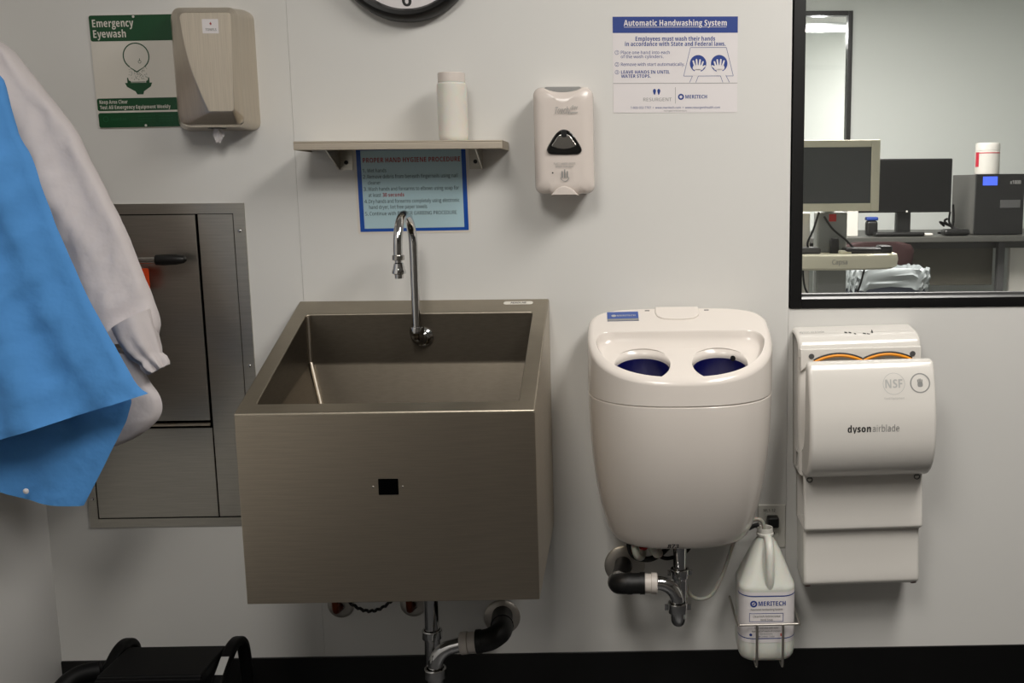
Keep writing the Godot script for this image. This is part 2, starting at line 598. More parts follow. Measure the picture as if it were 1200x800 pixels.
func build_office() -> void:
	struct("wall_far", _with_hole(-0.2, 4.2, 0.0, 3.0, 0.95, 1.775, 0.9, 2.66, -5.5, -5.62), M.office_wall)
	struct("wall_office_left", MB.new().box(Vector3(-0.32, 0, -5.5), Vector3(-0.2, 3.0, -0.13)), M.office_wall)
	struct("wall_office_right", MB.new().box(Vector3(4.2, 0, -5.5), Vector3(4.32, 3.0, -0.13)), M.office_wall)
	struct("wall_office_near", MB.new().box(Vector3(XR + 0.1, 0, -0.13), Vector3(4.32, 3.0, -0.01)), M.office_wall)
	struct("floor_001", MB.new().box(Vector3(-0.32, -0.1, -8.6), Vector3(4.32, 0, -0.13)), M.office_floor)
	struct("ceiling_001", MB.new().box(Vector3(-0.32, 2.9, -5.5), Vector3(4.32, 3.0, -0.02)), M.ceiling)
	# corridor past the far window
	struct("wall_corridor", MB.new().box(Vector3(-0.32, 0, -8.6), Vector3(4.32, 3.2, -8.5)), M.office_wall)
	struct("wall_corridor_left", MB.new().box(Vector3(-0.32, 0, -8.5), Vector3(-0.2, 3.2, -5.62)), M.office_wall)
	struct("wall_corridor_right", MB.new().box(Vector3(4.2, 0, -8.5), Vector3(4.32, 3.2, -5.62)), M.office_wall)
	struct("ceiling_002", MB.new().box(Vector3(-0.32, 3.0, -8.6), Vector3(4.32, 3.1, -5.5)), M.ceiling)
	var win := structure("window_2")
	for a in [[0.95, 0.9, 0.985, 2.66], [1.74, 0.9, 1.775, 2.66], [0.985, 2.625, 1.74, 2.66], [0.985, 0.9, 1.74, 0.935]]:
		part(win, "frame_rail", MB.new().rbox(Vector3(a[0], a[1], -5.56), Vector3(a[2], a[3], -5.48), 0.003, 1), M.case_dark, 30)
	part(win, "pane", MB.new().box(Vector3(0.98, 0.93, -5.56), Vector3(1.745, 2.63, -5.552)), M.glass, 20)
	# tube lamp that shows through it
	var c := Vector3(1.64, 2.63, -6.2)
	var t := thing("tube_lamp", "long white fluorescent tube lamp seen through the narrow far window", "lamp", c)
	part(t, "housing", MB.new().rbox(c + Vector3(-0.36, 0.028, -0.03), c + Vector3(0.36, 0.048, 0.03), 0.005), M.column)
	for s in [-0.25, 0.25]: part(t, "hanger", MB.new().tube([c + Vector3(s, 0.046, 0), Vector3(c.x + s, 3.0, c.z)], 0.006, 8), M.white_paint)
	part(t, "tube", MB.new().lathe([Vector2(0, -0.30), Vector2(0.02, -0.29), Vector2(0.024, -0.27), Vector2(0.024, 0.27), Vector2(0.02, 0.29), Vector2(0, 0.30)], 16, axis(c, Vector3.RIGHT)), M.lamp)
	var l := OmniLight3D.new()
	l.name = "tube_light"
	l.light_energy = 0.3
	l.light_size = 0.05
	l.omni_range = 12
	l.omni_attenuation = 2
	l.shadow_enabled = true
	t.add_child(l)
	l.position = Vector3(0, -0.06, 0.06)

func _with_hole(x0: float, x1: float, y0: float, y1: float, hx0: float, hx1: float, hy0: float, hy1: float, za: float, zb: float) -> MB:
	var mb := MB.new()
	for a in [[x0, y0, hx0, y1], [hx1, y0, x1, y1], [hx0, y0, hx1, hy0], [hx0, hy1, hx1, y1]]:
		mb.box(Vector3(a[0], a[1], zb), Vector3(a[2], a[3], za))
	return mb


# ------------------------------------------------------------------ scrub sink
func build_sink() -> void:
	var x0 := -0.797; var x1 := -0.185; var zf := 0.46
	var t := thing("scrub_sink", "large square stainless steel scrub sink with sloped rim hung on the white wall", "sink", Vector3(-0.491, 0.49, 0.0))
	var top := func(_x: float, z: float) -> float: return 1.078 - 0.389 * z
	var low := func(_x: float, z: float) -> float: return 0.500 - 0.02 * z
	var outer := rr(x0, x1, 0.0, zf, 0.0025, 2)
	var wall_ring := func(d: float, dy: float) -> PackedVector3Array:
		return over(rr(x0 + d, x1 - d, d, zf - d, maxf(0.0025 - d, 0.0005), 2), func(x: float, z: float) -> float: return top.call(x, z) + dy)
	# apron: front and sides, open at the back towards the wall
	var front := MB.new()
	front.quad(Vector3(x0 + 0.002, 0.49, zf), Vector3(x1 - 0.002, 0.49, zf), Vector3(x1 - 0.002, 0.895, zf), Vector3(x0 + 0.002, 0.895, zf))
	front.quad(Vector3(x1 - 0.002, 0.49, zf - 0.003), Vector3(x0 + 0.002, 0.49, zf - 0.003), Vector3(x0 + 0.002, 0.895, zf - 0.003), Vector3(x1 - 0.002, 0.895, zf - 0.003))
	var f := MB.new().rbox(Vector3(x0, 0.4905, zf - 0.004), Vector3(x1, 0.8955, zf), 0.0018, 2)
	part(t, "front_panel", f, M.steel)
	for s in [[x0, 1], [x1, -1]]:
		var poly := PackedVector2Array([Vector2(0.001, 0.500), Vector2(zf - 0.004, 0.4915), Vector2(zf - 0.004, 0.8965), Vector2(0.001, 1.0735)])
		var xa: float = s[0] if s[1] > 0 else s[0] - 0.003
		var mb := MB.new().prism(poly, 0.0, 0.003, 0.0, Transform3D(Basis(Vector3(0, 0, 1), Vector3(0, 1, 0), Vector3(-1, 0, 0)), Vector3(xa + 0.003, 0, 0)))
		part(t, "side_panel", mb, M.steel)
	var bp := MB.new()
	bp.box(Vector3(x0 + 0.003, 0.492, 0.002), Vector3(x1 - 0.003, 0.497, zf - 0.004))
	part(t, "bottom_panel", bp, M.steel_dark)
	# rim: rolled outer edge, sloped band, inner edge
	var rings := [wall_ring.call(0.0, -0.005), wall_ring.call(0.0003, -0.0022), wall_ring.call(0.0016, -0.0006), wall_ring.call(0.004, 0.0)]
	var ix0 := -0.762; var ix1 := -0.220; var iz0 := 0.064; var iz1 := 0.428
	var inner := func(d: float, y: Callable, r: float) -> PackedVector3Array:
		return over(rr(ix0 + d, ix1 - d, iz0 + d, iz1 - d, r, 2), y)
	rings.append(inner.call(-0.001, top, 0.006))
	rings.append(inner.call(0.0, func(x: float, z: float) -> float: return top.call(x, z) - 0.0012, 0.006))
	rings.append(inner.call(0.0003, func(x: float, z: float) -> float: return top.call(x, z) - 0.004, 0.006))
	var rim := MB.new().loft(rings, false, false)
	part(t, "rim", rim, M.steel_rim)
	# basin: straight upper walls, then drawn in towards the bottom
	var bend := func(_x: float, z: float) -> float: return 0.932 - 0.25 * (z - iz0)
	var br := [inner.call(0.0005, func(x: float, z: float) -> float: return top.call(x, z) - 0.003, 0.006), inner.call(0.0005, func(x: float, z: float) -> float: return bend.call(x, z) + 0.004, 0.006),
		inner.call(0.002, func(x: float, z: float) -> float: return bend.call(x, z) - 0.004, 0.006), inner.call(0.085, func(_x: float, _z: float) -> float: return 0.64, 0.012), inner.call(0.10, func(_x: float, _z: float) -> float: return 0.625, 0.02)]
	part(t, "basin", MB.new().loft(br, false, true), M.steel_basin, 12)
	# bright welded corner at the back left
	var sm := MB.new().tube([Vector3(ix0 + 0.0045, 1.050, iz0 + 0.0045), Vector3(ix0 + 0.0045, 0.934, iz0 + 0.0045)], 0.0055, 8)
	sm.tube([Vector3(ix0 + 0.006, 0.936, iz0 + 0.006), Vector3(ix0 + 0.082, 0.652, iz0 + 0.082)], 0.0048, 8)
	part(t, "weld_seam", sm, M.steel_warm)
	part(t, "drain", MB.new().lathe([Vector2(0.055, 0), Vector2(0.055, 0.004), Vector2(0.045, 0.005), Vector2(0.02, 0.001), Vector2(0, 0.001)], 28, Transform3D(Basis(), Vector3(-0.49, 0.625, 0.246))), M.chrome)
	part(t, "sensor_window", MB.new().rbox(Vector3(-0.511, 0.724, zf - 0.002), Vector3(-0.470, 0.758, zf + 0.0018), 0.001, 1), M.black_matte)
	screw(t, Vector3(-0.522, 0.741, zf), Vector3.BACK, 0.0022, M.steel_dark, "rivet")
	screw(t, Vector3(-0.461, 0.741, zf), Vector3.BACK, 0.0022, M.steel_dark, "rivet")
	# maker's plate on the back rim
	var xf := Transform3D(Basis(Vector3.RIGHT, -0.3709 - PI / 2 + 0.0).rotated(Vector3.RIGHT, 0.0), Vector3())
	var slope := atan(0.389)
	xf = Transform3D(Basis(Vector3.RIGHT, -(PI / 2 - slope)), Vector3(-0.2585, 1.078 - 0.389 * 0.022 + 0.0004, 0.022))
	var pl := part(t, "name_plate", MB.new().prism(rr(-0.036, 0.036, -0.008, 0.008, 0.0075), 0.0, 0.0006, 0.0002, xf), M.sign_white)
	part(pl, "lettering", txt(MB.new(), "AEROLAB", 0, 0, 0.0009, 0.011, 0.038, 0, "sans_bold").moved(xf), M.dark_print, 0)

	# faucet
	var fx := -0.492
	var ft := thing("faucet", "chrome gooseneck faucet rising from the back wall of the steel scrub sink", "faucet", Vector3(fx, 0.98, 0.066))
	var c := Vector3(fx, 1.0, 0.10)
	part(ft, "flange", MB.new().lathe([Vector2(0.026, 0), Vector2(0.026, 0.003), Vector2(0.021, 0.009), Vector2(0.014, 0.012), Vector2(0.0, 0.012)], 28, axis(Vector3(fx + 0.006, 0.995, 0.065), Vector3.BACK)), M.chrome)
	var eb := MB.new().tube(smooth([Vector3(fx + 0.006, 0.995, 0.07), Vector3(fx + 0.003, 0.995, 0.088), Vector3(fx, 1.0, 0.099), Vector3(fx, 1.012, 0.102)], 6), 0.0155, 18)
	eb.lathe([Vector2(0.0165, 0), Vector2(0.0175, 0.003), Vector2(0.0175, 0.014), Vector2(0.0165, 0.017), Vector2(0.011, 0.017)], 20, Transform3D(Basis(), Vector3(fx, 1.008, 0.102)))
	part(ft, "elbow", eb, M.chrome)
	var path := [Vector3(fx, 1.02, 0.102), Vector3(fx, 1.12, 0.102)]
	for k in 17:
		var a := PI - PI * k / 16.0
		path.append(Vector3(fx - 0.006 * k / 16.0, 1.222 + 0.068 * sin(a), 0.170 + 0.068 * cos(a)))
	path.append(Vector3(fx - 0.006, 1.198, 0.238))
	part(ft, "spout", MB.new().tube(path, 0.0105, 18), M.chrome)
	var tip := Transform3D(Basis(Vector3.RIGHT, PI), Vector3(fx - 0.006, 1.204, 0.238))
	part(ft, "collar", MB.new().lathe([Vector2(0.010, 0), Vector2(0.0135, 0.001), Vector2(0.0135, 0.011), Vector2(0.010, 0.012)], 18, tip), M.chrome_soft)
	part(ft, "aerator", MB.new().lathe([Vector2(0.008, 0.012), Vector2(0.008, 0.017), Vector2(0.0105, 0.019), Vector2(0.0135, 0.032), Vector2(0.0155, 0.036), Vector2(0.0155, 0.041), Vector2(0.010, 0.043), Vector2(0.0095, 0.052), Vector2(0, 0.052)], 20, tip), M.chrome)


# ------------------------------------------------------------------ twin-port hand washing station
const WC := 0.130     # its middle

func _plan(hw: float, zf: float, zb: float, zc: float, nf: float, nb: float, cx := WC, n := 64) -> PackedVector2Array:
	var o := PackedVector2Array()
	for k in n:
		var a := TAU * k / n
		var s := sin(a); var c := cos(a)
		var ex := nf if s >= 0 else nb
		var x := signf(c) * pow(absf(c), 2.0 / ex)
		var z := pow(absf(s), 2.0 / ex)
		o.push_back(Vector2(cx + hw * x, zc + (zf - zc) * z if s >= 0 else zc - (zc - zb) * z))
	return o

func _recess(d: float) -> PackedVector2Array:   # the hollow round the two ports: follows the front edge, straight at the back
	var hw := 0.197 - d; var zf := 0.324 - d; var zb := 0.122 + d * 0.7
	var o := PackedVector2Array()
	var n := 56
	for k in n + 1:
		var a := lerpf(0.012, PI - 0.012, float(k) / n)
		var c := cos(a)
		o.push_back(Vector2(WC + hw * signf(c) * pow(absf(c), 0.8), 0.11 + (zf - 0.11) * pow(sin(a), 0.8)))
	var out := PackedVector2Array()
	for v in o:   # the back corners are rounded off
		if v.y >= zb + 0.035: out.push_back(v)
	# same count for every ring
	var res := PackedVector2Array()
	var m := 60
	for k in m + 1:
		var f := float(k) / m * (out.size() - 1)
		var i := mini(int(f), out.size() - 2)
		res.push_back(out[i].lerp(out[i + 1], f - i))
	var pl := res[m]; var pr := res[0]
	for k in range(1, 9):
		var t := k / 8.0
		res.push_back(pl.lerp(Vector2(pl.x + 0.001, zb), t).lerp(Vector2(pl.x + 0.001, zb).lerp(Vector2(pl.x + 0.045, zb), t), t))
	for k in range(0, 8):
		var t := k / 8.0
		res.push_back(Vector2(pr.x - 0.045, zb).lerp(Vector2(pr.x - 0.001, zb), t).lerp(Vector2(pr.x - 0.001, zb).lerp(pr, t), t))
	return res

func build_wash_station() -> void:
	var t := thing("hand_washing_station", "white automatic hand washing station with two round blue-lined hand openings", "hand washer", Vector3(WC, 0.5, 0))
	var deck := func(_x: float, z: float) -> float: return 1.053 - 0.35 * z
	# lower shell
	var rings := []
	for a in [[0.512, 0.150, 0.225], [0.514, 0.158, 0.235], [0.522, 0.166, 0.243], [0.545, 0.177, 0.257], [0.60, 0.192, 0.283], [0.66, 0.203, 0.305], [0.72, 0.210, 0.322], [0.78, 0.2145, 0.333], [0.84, 0.2165, 0.339], [0.871, 0.217, 0.340], [0.8735, 0.2150, 0.338]]:
		var y: float = a[0]
		rings.append(over(_plan(a[1], a[2], 0.0, 0.11, 2.5, 5.0), func(_x: float, _z: float) -> float: return y))
	part(t, "lower_shell", MB.new().loft(rings), M.white_ceramic)
	# upper cover, hollowed by the recess and the two ports
	var lid := []
	for a in [[0.0, 0.0], [1.0, 0.0]]:
		pass
	lid.append(over(_plan(0.215, 0.338, 0.0, 0.11, 2.5, 5.0), func(_x: float, _z: float) -> float: return 0.8735))
	lid.append(over(_plan(0.2175, 0.341, 0.0, 0.11, 2.5, 5.0), func(_x: float, _z: float) -> float: return 0.876))
	for d in [[0.0, 0.014], [0.0010, 0.009], [0.004, 0.0045], [0.009, 0.0012], [0.015, 0.0]]:
		var dd: float = d[0]; var dy: float = d[1]
		lid.append(over(_plan(0.2175 - dd, 0.342 - dd, dd * 0.6, 0.11, 2.5, 4.0), func(x: float, z: float) -> float: return deck.call(x, z) - dy))
	var solid := MB.new().loft(lid)
	var floor_ := func(_x: float, z: float) -> float: return 1.032 - 0.425 * z
	var rec := []
	for d in [[0.026, 0.0], [0.014, 0.0025], [0.006, 0.008], [0.001, 0.016]]:
		var up: float = d[1]
		rec.append(over(_recess(d[0]), func(x: float, z: float) -> float: return floor_.call(x, z) + up))
	rec.append(over(_recess(0.0), func(x: float, z: float) -> float: return maxf(deck.call(x, z) - 0.0035, floor_.call(x, z) + 0.017)))
	rec.append(over(_recess(-0.003), func(x: float, z: float) -> float: return maxf(deck.call(x, z) + 0.0005, floor_.call(x, z) + 0.019)))
	rec.append(over(_recess(-0.006), func(x: float, z: float) -> float: return deck.call(x, z) + 0.02))
	var ports := []
	var tilt := atan(0.415)
	for s in [-1, 1]:
		var at := Vector3(WC + s * 0.089, floor_.call(0, 0.207), 0.207)
		var xf := Transform3D(Basis(Vector3.RIGHT, tilt * 0.6), at)
		ports.append(xf)
	var holes := []
	for xf in ports:
		var pf := [Vector2(0.0, -0.085), Vector2(0.0625, -0.085), Vector2(0.0625, -0.006), Vector2(0.0635, -0.001), Vector2(0.066, 0.003), Vector2(0.072, 0.008), Vector2(0.072, 0.03), Vector2(0.0, 0.03)]
		holes.append(MB.new().lathe(pf, 48, xf))
	var cut := carve(solid, [MB.new().loft(rec)] + holes)
	part(t, "upper_cover", cut, M.white_ceramic, 40)
	for xf in ports:
		var pf := [Vector2(0.0612, -0.010), Vector2(0.0622, -0.010), Vector2(0.0622, -0.084), Vector2(0.0, -0.084), Vector2(0.0, -0.083), Vector2(0.0612, -0.083), Vector2(0.0612, -0.010)]
		part(t, "blue_liner", MB.new().lathe(pf, 40, xf), M.navy)
	# sensor eye in the right opening
	var eye: Vector3 = ports[1] * Vector3(0.036, -0.007, -0.0515)
	part(t, "sensor_eye", MB.new().lathe([Vector2(0, 0), Vector2(0.0065, 0), Vector2(0.0065, 0.003), Vector2(0, 0.004)], 14, axis(eye, Vector3(-0.55, 0, 0.83))), M.black)
	# service cap, slots and badge on the deck
	var dk := Transform3D(Basis(Vector3.RIGHT, -(PI / 2 - atan(0.35))), Vector3(WC, 1.053, 0.0))   # x right, y up the deck, z out of it
	var capp := smooth2([Vector2(-0.053, -0.004), Vector2(-0.053, -0.042), Vector2(-0.042, -0.062), Vector2(-0.02, -0.070), Vector2(0.02, -0.070), Vector2(0.042, -0.062), Vector2(0.053, -0.042), Vector2(0.053, -0.004)], 5, false)
	part(t, "service_cap", MB.new().prism(capp, -0.004, 0.004, 0.003, dk), M.white_ceramic)
	for s in [-1, 1]:
		part(t, "slot", MB.new().prism(rr(s * 0.073 - 0.006, s * 0.073 + 0.006, -0.021, -0.017, 0.0015), 0.0, 0.0006, 0.0, dk), M.grey_plastic)
	var bx := Transform3D(dk.basis.rotated(Vector3.UP, 0.0), dk * Vector3(-0.133, -0.050, 0.0005))
	bx.basis = bx.basis * Basis(Vector3(0, 0, 1), 0.03)
	var bd := part(t, "badge", MB.new().prism(PackedVector2Array([Vector2(-0.038, -0.024), Vector2(0.038, -0.024), Vector2(0.038, 0.024), Vector2(-0.038, 0.024)]), 0.0, 0.0007, 0.0, bx), M.blue_label)
	part(bd, "lettering", txt(ring_band(-0.022, 0.003, 0.0, 0.006, 0.001), "MERITECH", 0.008, 0.003, 0.001, 0.011, 0.045, 0, "sans_bold").moved(bx), M.grey_faint, 0)
	part(bd, "grey_stripe", sheet(PackedVector2Array([Vector2(-0.038, -0.024), Vector2(0.038, -0.024), Vector2(0.038, -0.013), Vector2(-0.038, -0.013)]), 0.0009).moved(bx), M.grey_print, 0)
	# pen marks at the bottom
	var tx := Transform3D(Basis(Vector3.RIGHT, 0.35), Vector3(0.108, 0.524, 0.2455))
	part(t, "pen_mark", txt(MB.new(), "873", 0, 0, 0.0, 0.016, 0.026, 0, "sans_bold", 0.15).moved(tx), M.dark_print, 0)

func carve(solid: MB, minus: Array) -> MB:   # boolean difference, as a triangle soup
	var root := CSGCombiner3D.new()
	add_child(root)
	var i := 0
	for m in [solid] + minus:
		var c := CSGMesh3D.new()
		c.mesh = _csg_mesh(m)
		c.operation = CSGShape3D.OPERATION_UNION if i == 0 else CSGShape3D.OPERATION_SUBTRACTION
		root.add_child(c)
		i += 1
	root._update_shape()
	var got: Array = root.get_meshes()
	var out := MB.new()
	if got.size() == 2:
		var msh: Mesh = got[1]
		for s in msh.get_surface_count():
			var a := msh.surface_get_arrays(s)
			var v: PackedVector3Array = a[Mesh.ARRAY_VERTEX]
			var ix: PackedInt32Array = a[Mesh.ARRAY_INDEX] if a[Mesh.ARRAY_INDEX] != null and a[Mesh.ARRAY_INDEX].size() else PackedInt32Array(range(v.size()))
			for k in range(0, ix.size(), 3):
				out.tri(v[ix[k]], v[ix[k + 2]], v[ix[k + 1]])
	remove_child(root)
	root.queue_free()
	return out

func _csg_mesh(mb: MB) -> ArrayMesh:   # indexed and closed
	var at := {}
	var pos := PackedVector3Array()
	var ix := PackedInt32Array()
	for f in mb.p.size() / 3:
		var t := []
		for c in [0, 2, 1]:
			var v := mb.p[f * 3 + c]
			var key := Vector3i((v * 100000.0).round())
			if not at.has(key):
				at[key] = pos.size()
				pos.push_back(v)
			t.append(at[key])
		if t[0] != t[1] and t[1] != t[2] and t[0] != t[2]:
			for q in t: ix.push_back(q)
	var arr := []
	arr.resize(Mesh.ARRAY_MAX)
	arr[Mesh.ARRAY_VERTEX] = pos
	arr[Mesh.ARRAY_INDEX] = ix
	var m := ArrayMesh.new()
	m.add_surface_from_arrays(Mesh.PRIMITIVE_TRIANGLES, arr)
	return m


# ------------------------------------------------------------------ blade hand dryer
func xprism(prof: Array, x0: float, x1: float, r: float, n := 4) -> MB:   # a side profile (z, y) drawn along x, its ends rounded
	var poly := PackedVector2Array(prof)
	if MB.area(poly) < 0: poly.reverse()   # anticlockwise in (z, y)
	var rings := []
	var lev := []
	for k in n + 1:
		var a := PI / 2 * k / n
		lev.append([x0 + r * (1 - cos(a)), r * (1 - sin(a))])
	for k in n + 1:
		var a := PI / 2 * k / n
		lev.append([x1 - r * (1 - sin(a)), r * (1 - cos(a))])
	var mb := MB.new()
	for l in lev:
		var q := MB.inset(poly, l[1])
		var ring := PackedVector3Array()
		for v in q: ring.push_back(Vector3(l[0], v.y, v.x))
		rings.append(ring)
	mb.loft(rings, false, false)
	for e in [0, rings.size() - 1]:
		var q := MB.inset(poly, lev[e][1])
		var ix := Geometry2D.triangulate_polygon(q)
		for t in range(0, ix.size(), 3):
			var v := [MB.v3(q[ix[t]], 0), MB.v3(q[ix[t + 1]], 0), MB.v3(q[ix[t + 2]], 0)]
			var w := []
			for z in v: w.append(Vector3(lev[e][0], z.y, z.x))
			var nx: float = (w[1] - w[0]).cross(w[2] - w[0]).x
			if (nx > 0) == (e > 0): mb.tri(w[0], w[1], w[2])
			else: mb.tri(w[0], w[2], w[1])
	return mb

func build_dryer() -> void:
	var t := thing("hand_dryer", "white blade hand dryer with yellow-edged hand slot on the wall under the window", "hand dryer", Vector3(0.582, 0.3615, 0.0))
	t.rotation.z = 0.016
	t.scale = Vector3(1, 0.956, 1)
	O = Vector3()          # this one is built in its own frame: x from the middle, y from the bottom
	var hw := 0.148
	var s2 := func(a: Array, n := 4) -> Array:
		return Array(smooth2(a, n, false))
	# back housing with the rounded top
	var back := [Vector2(0.002, 0.30), Vector2(0.002, 0.668)]
	back += s2.call([Vector2(0.004, 0.670), Vector2(0.05, 0.664), Vector2(0.078, 0.654), Vector2(0.093, 0.640), Vector2(0.099, 0.618), Vector2(0.100, 0.606)])
	back += [Vector2(0.093, 0.602), Vector2(0.090, 0.52), Vector2(0.092, 0.44), Vector2(0.098, 0.40), Vector2(0.10, 0.30)]
	part(t, "back_housing", xprism(back, -0.154, 0.144, 0.010), M.white_gloss)
	# wavy lip over the slot: two arches, one for each hand
	var wave := func(x: float) -> float:
		var u := absf(x) / 0.118
		return 0.598 + 0.016 * sin(PI * clampf(u, 0.0, 1.0)) ** 0.8 if u < 1.0 else 0.598 - 0.10 * (u - 1.0)
	var lip := PackedVector2Array()
	for k in 61: lip.push_back(Vector2(-0.150 + 0.291 * k / 60.0, wave.call(-0.150 + 0.291 * k / 60.0)))
	var lip2 := lip.duplicate()
	lip2.push_back(Vector2(0.141, 0.628)); lip2.push_back(Vector2(-0.150, 0.628))
	part(t, "slot_lip", MB.new().prism(lip2, 0.086, 0.1035, 0.003), M.white_gloss)
	var w1 := []; var w2 := []
	for k in 49:
		var x := -0.118 + 0.236 * k / 48.0
		w1.append(Vector3(x, wave.call(x) - 0.0035, 0.1035)); w2.append(Vector3(x, wave.call(x) + 0.0008, 0.1025))
	part(t, "dark_seal", MB.new().tube(w2, 0.0035, 8), M.black_rubber)
	part(t, "yellow_seal", MB.new().tube(w1, 0.0042, 8), M.yellow, 38, "yellow rubber seal")
	for s in [-1, 1]: part(t, "screw_cap", MB.new().lathe([Vector2(0.0068, -0.004), Vector2(0.0068, 0.0015), Vector2(0.005, 0.002), Vector2(0, 0.0012)], 16, axis(Vector3(s * 0.122 - 0.002, 0.610, 0.1035), Vector3.BACK)), M.grey_plastic)
	# front blade: upright shell that curves back into the body under the slot
	var fr := [Vector2(0.098, 0.335)]
	fr += s2.call([Vector2(0.098, 0.372), Vector2(0.112, 0.378), Vector2(0.130, 0.40), Vector2(0.140, 0.44), Vector2(0.146, 0.52), Vector2(0.152, 0.590)])
	fr += s2.call([Vector2(0.155, 0.602), Vector2(0.163, 0.6085), Vector2(0.176, 0.607), Vector2(0.187, 0.598), Vector2(0.200, 0.565), Vector2(0.214, 0.50), Vector2(0.218, 0.45), Vector2(0.214, 0.395), Vector2(0.198, 0.350), Vector2(0.170, 0.320), Vector2(0.142, 0.308)], 5)
	fr += [Vector2(0.098, 0.306)]
	part(t, "front_blade", xprism(fr, -hw, hw, 0.010, 5), M.white_gloss)
	# lower covers
	var lo1 := [Vector2(0.004, 0.160), Vector2(0.004, 0.345), Vector2(0.112, 0.345)]
	lo1 += s2.call([Vector2(0.116, 0.335), Vector2(0.118, 0.30), Vector2(0.124, 0.22), Vector2(0.128, 0.175), Vector2(0.126, 0.164), Vector2(0.115, 0.157)])
	part(t, "middle_cover", xprism(lo1, -0.1455, 0.1455, 0.006), M.white_gloss)
	var lo2 := [Vector2(0.004, 0.012), Vector2(0.004, 0.165), Vector2(0.106, 0.165)]
	lo2 += s2.call([Vector2(0.108, 0.15), Vector2(0.110, 0.08), Vector2(0.113, 0.03), Vector2(0.110, 0.012), Vector2(0.095, 0.002), Vector2(0.07, 0.0)])
	part(t, "lower_cover", xprism(lo2, -0.1435, 0.1435, 0.008), M.white_gloss)
	for s in [-1, 1]:
		part(t, "screw_cap", MB.new().lathe([Vector2(0.0075, -0.004), Vector2(0.0075, 0.001), Vector2(0.0055, 0.0015), Vector2(0.0052, -0.001), Vector2(0, -0.001)], 18, axis(Vector3(s * 0.131, 0.295, 0.1192), Vector3.BACK)), M.grey_plastic)
		part(t, "foot_screw", MB.new().lathe([Vector2(0.007, -0.006), Vector2(0.007, 0.003), Vector2(0, 0.004)], 16, axis(Vector3(s * 0.132, 0.006, 0.100), Vector3(0, -0.8, 0.6))), M.wood)
	# print on the front blade (follows its bulge)
	var zof := func(y: float) -> float:
		var pts := [[0.335, 0.165], [0.365, 0.195], [0.405, 0.213], [0.45, 0.218], [0.50, 0.214], [0.565, 0.200], [0.598, 0.187], [0.61, 0.18]]
		for k in pts.size() - 1:
			if y <= pts[k + 1][0]: return lerpf(pts[k][1], pts[k + 1][1], (y - pts[k][0]) / (pts[k + 1][0] - pts[k][0]))
		return 0.18
	var onto := func(mb: MB, lift := 0.0012) -> MB:
		for i in mb.p.size(): mb.p[i].z = zof.call(mb.p[i].y) + lift
		return mb
	part(t, "lettering", onto.call(txt(MB.new(), "dyson", -0.061, 0.449, 0, 0.024, 0.054, -1, "sans_bold")), M.dark_print, 30)
	part(t, "lettering", onto.call(txt(MB.new(), "airblade", -0.003, 0.449, 0, 0.024, 0.062, -1)), M.grey_print, 30)
	var nsf := txt(MB.new(), "NSF", 0.049, 0.555, 0, 0.028, 0.040, 0, "sans_bold")
	nsf.add(ring_band(0.049, 0.555, 0.0245, 0.0255, 0)); txt(nsf, "Food Equipment", 0.049, 0.521, 0, 0.007, 0.046)
	part(t, "print", onto.call(nsf), M.grey_faint, 30)
	var hd := ring_band(0.110, 0.555, 0.0205, 0.0235, 0)
	hd.add(sheet(rr(0.104, 0.116, 0.546, 0.558, 0.004), 0))
	for k in 4: hd.add(sheet(rr(0.1035 + 0.0033 * k, 0.1058 + 0.0033 * k, 0.557, 0.564 + 0.002 * (1 if k in [1, 2] else 0), 0.001, 2), 0))
	part(t, "hand_symbol", onto.call(hd), M.grey_print, 30)
	# small print and worn marks on the top
	var tp := Transform3D(Basis(Vector3.RIGHT, -1.0), Vector3(0, 0.6605, 0.064))
	part(t, "print", txt(MB.new(), "dyson airblade", -0.145, 0.006, 0.0016, 0.009, 0.06, -1).moved(tp), M.grey_print, 0)
	var mk := MB.new()
	for a in [[-0.036, 0.002, 0.006], [-0.026, 0.001, 0.006], [-0.014, -0.004, 0.005], [0.008, -0.004, 0.007], [0.017, -0.006, 0.007], [0.0285, 0.000, 0.004]]:
		mk.add(sheet(PackedVector2Array([Vector2(a[0], a[1] - 0.002), Vector2(a[0] + a[2], a[1] - 0.004), Vector2(a[0] + a[2], a[1]), Vector2(a[0], a[1] + 0.002)]), 0.0016))
	mk.add(sheet(rr(0.0305, 0.033, -0.004, 0.008, 0.001), 0.0016))
	part(t, "worn_mark", mk.moved(tp), M.dark_print, 0)


# ------------------------------------------------------------------ recessed steel cabinet
func slab(x0: float, y0: float, x1: float, y1: float, z0: float, z1: float, r := 0.0015) -> MB:
	return MB.new().rbox(Vector3(x0, y0, z0), Vector3(x1, y1, z1), r, 1)

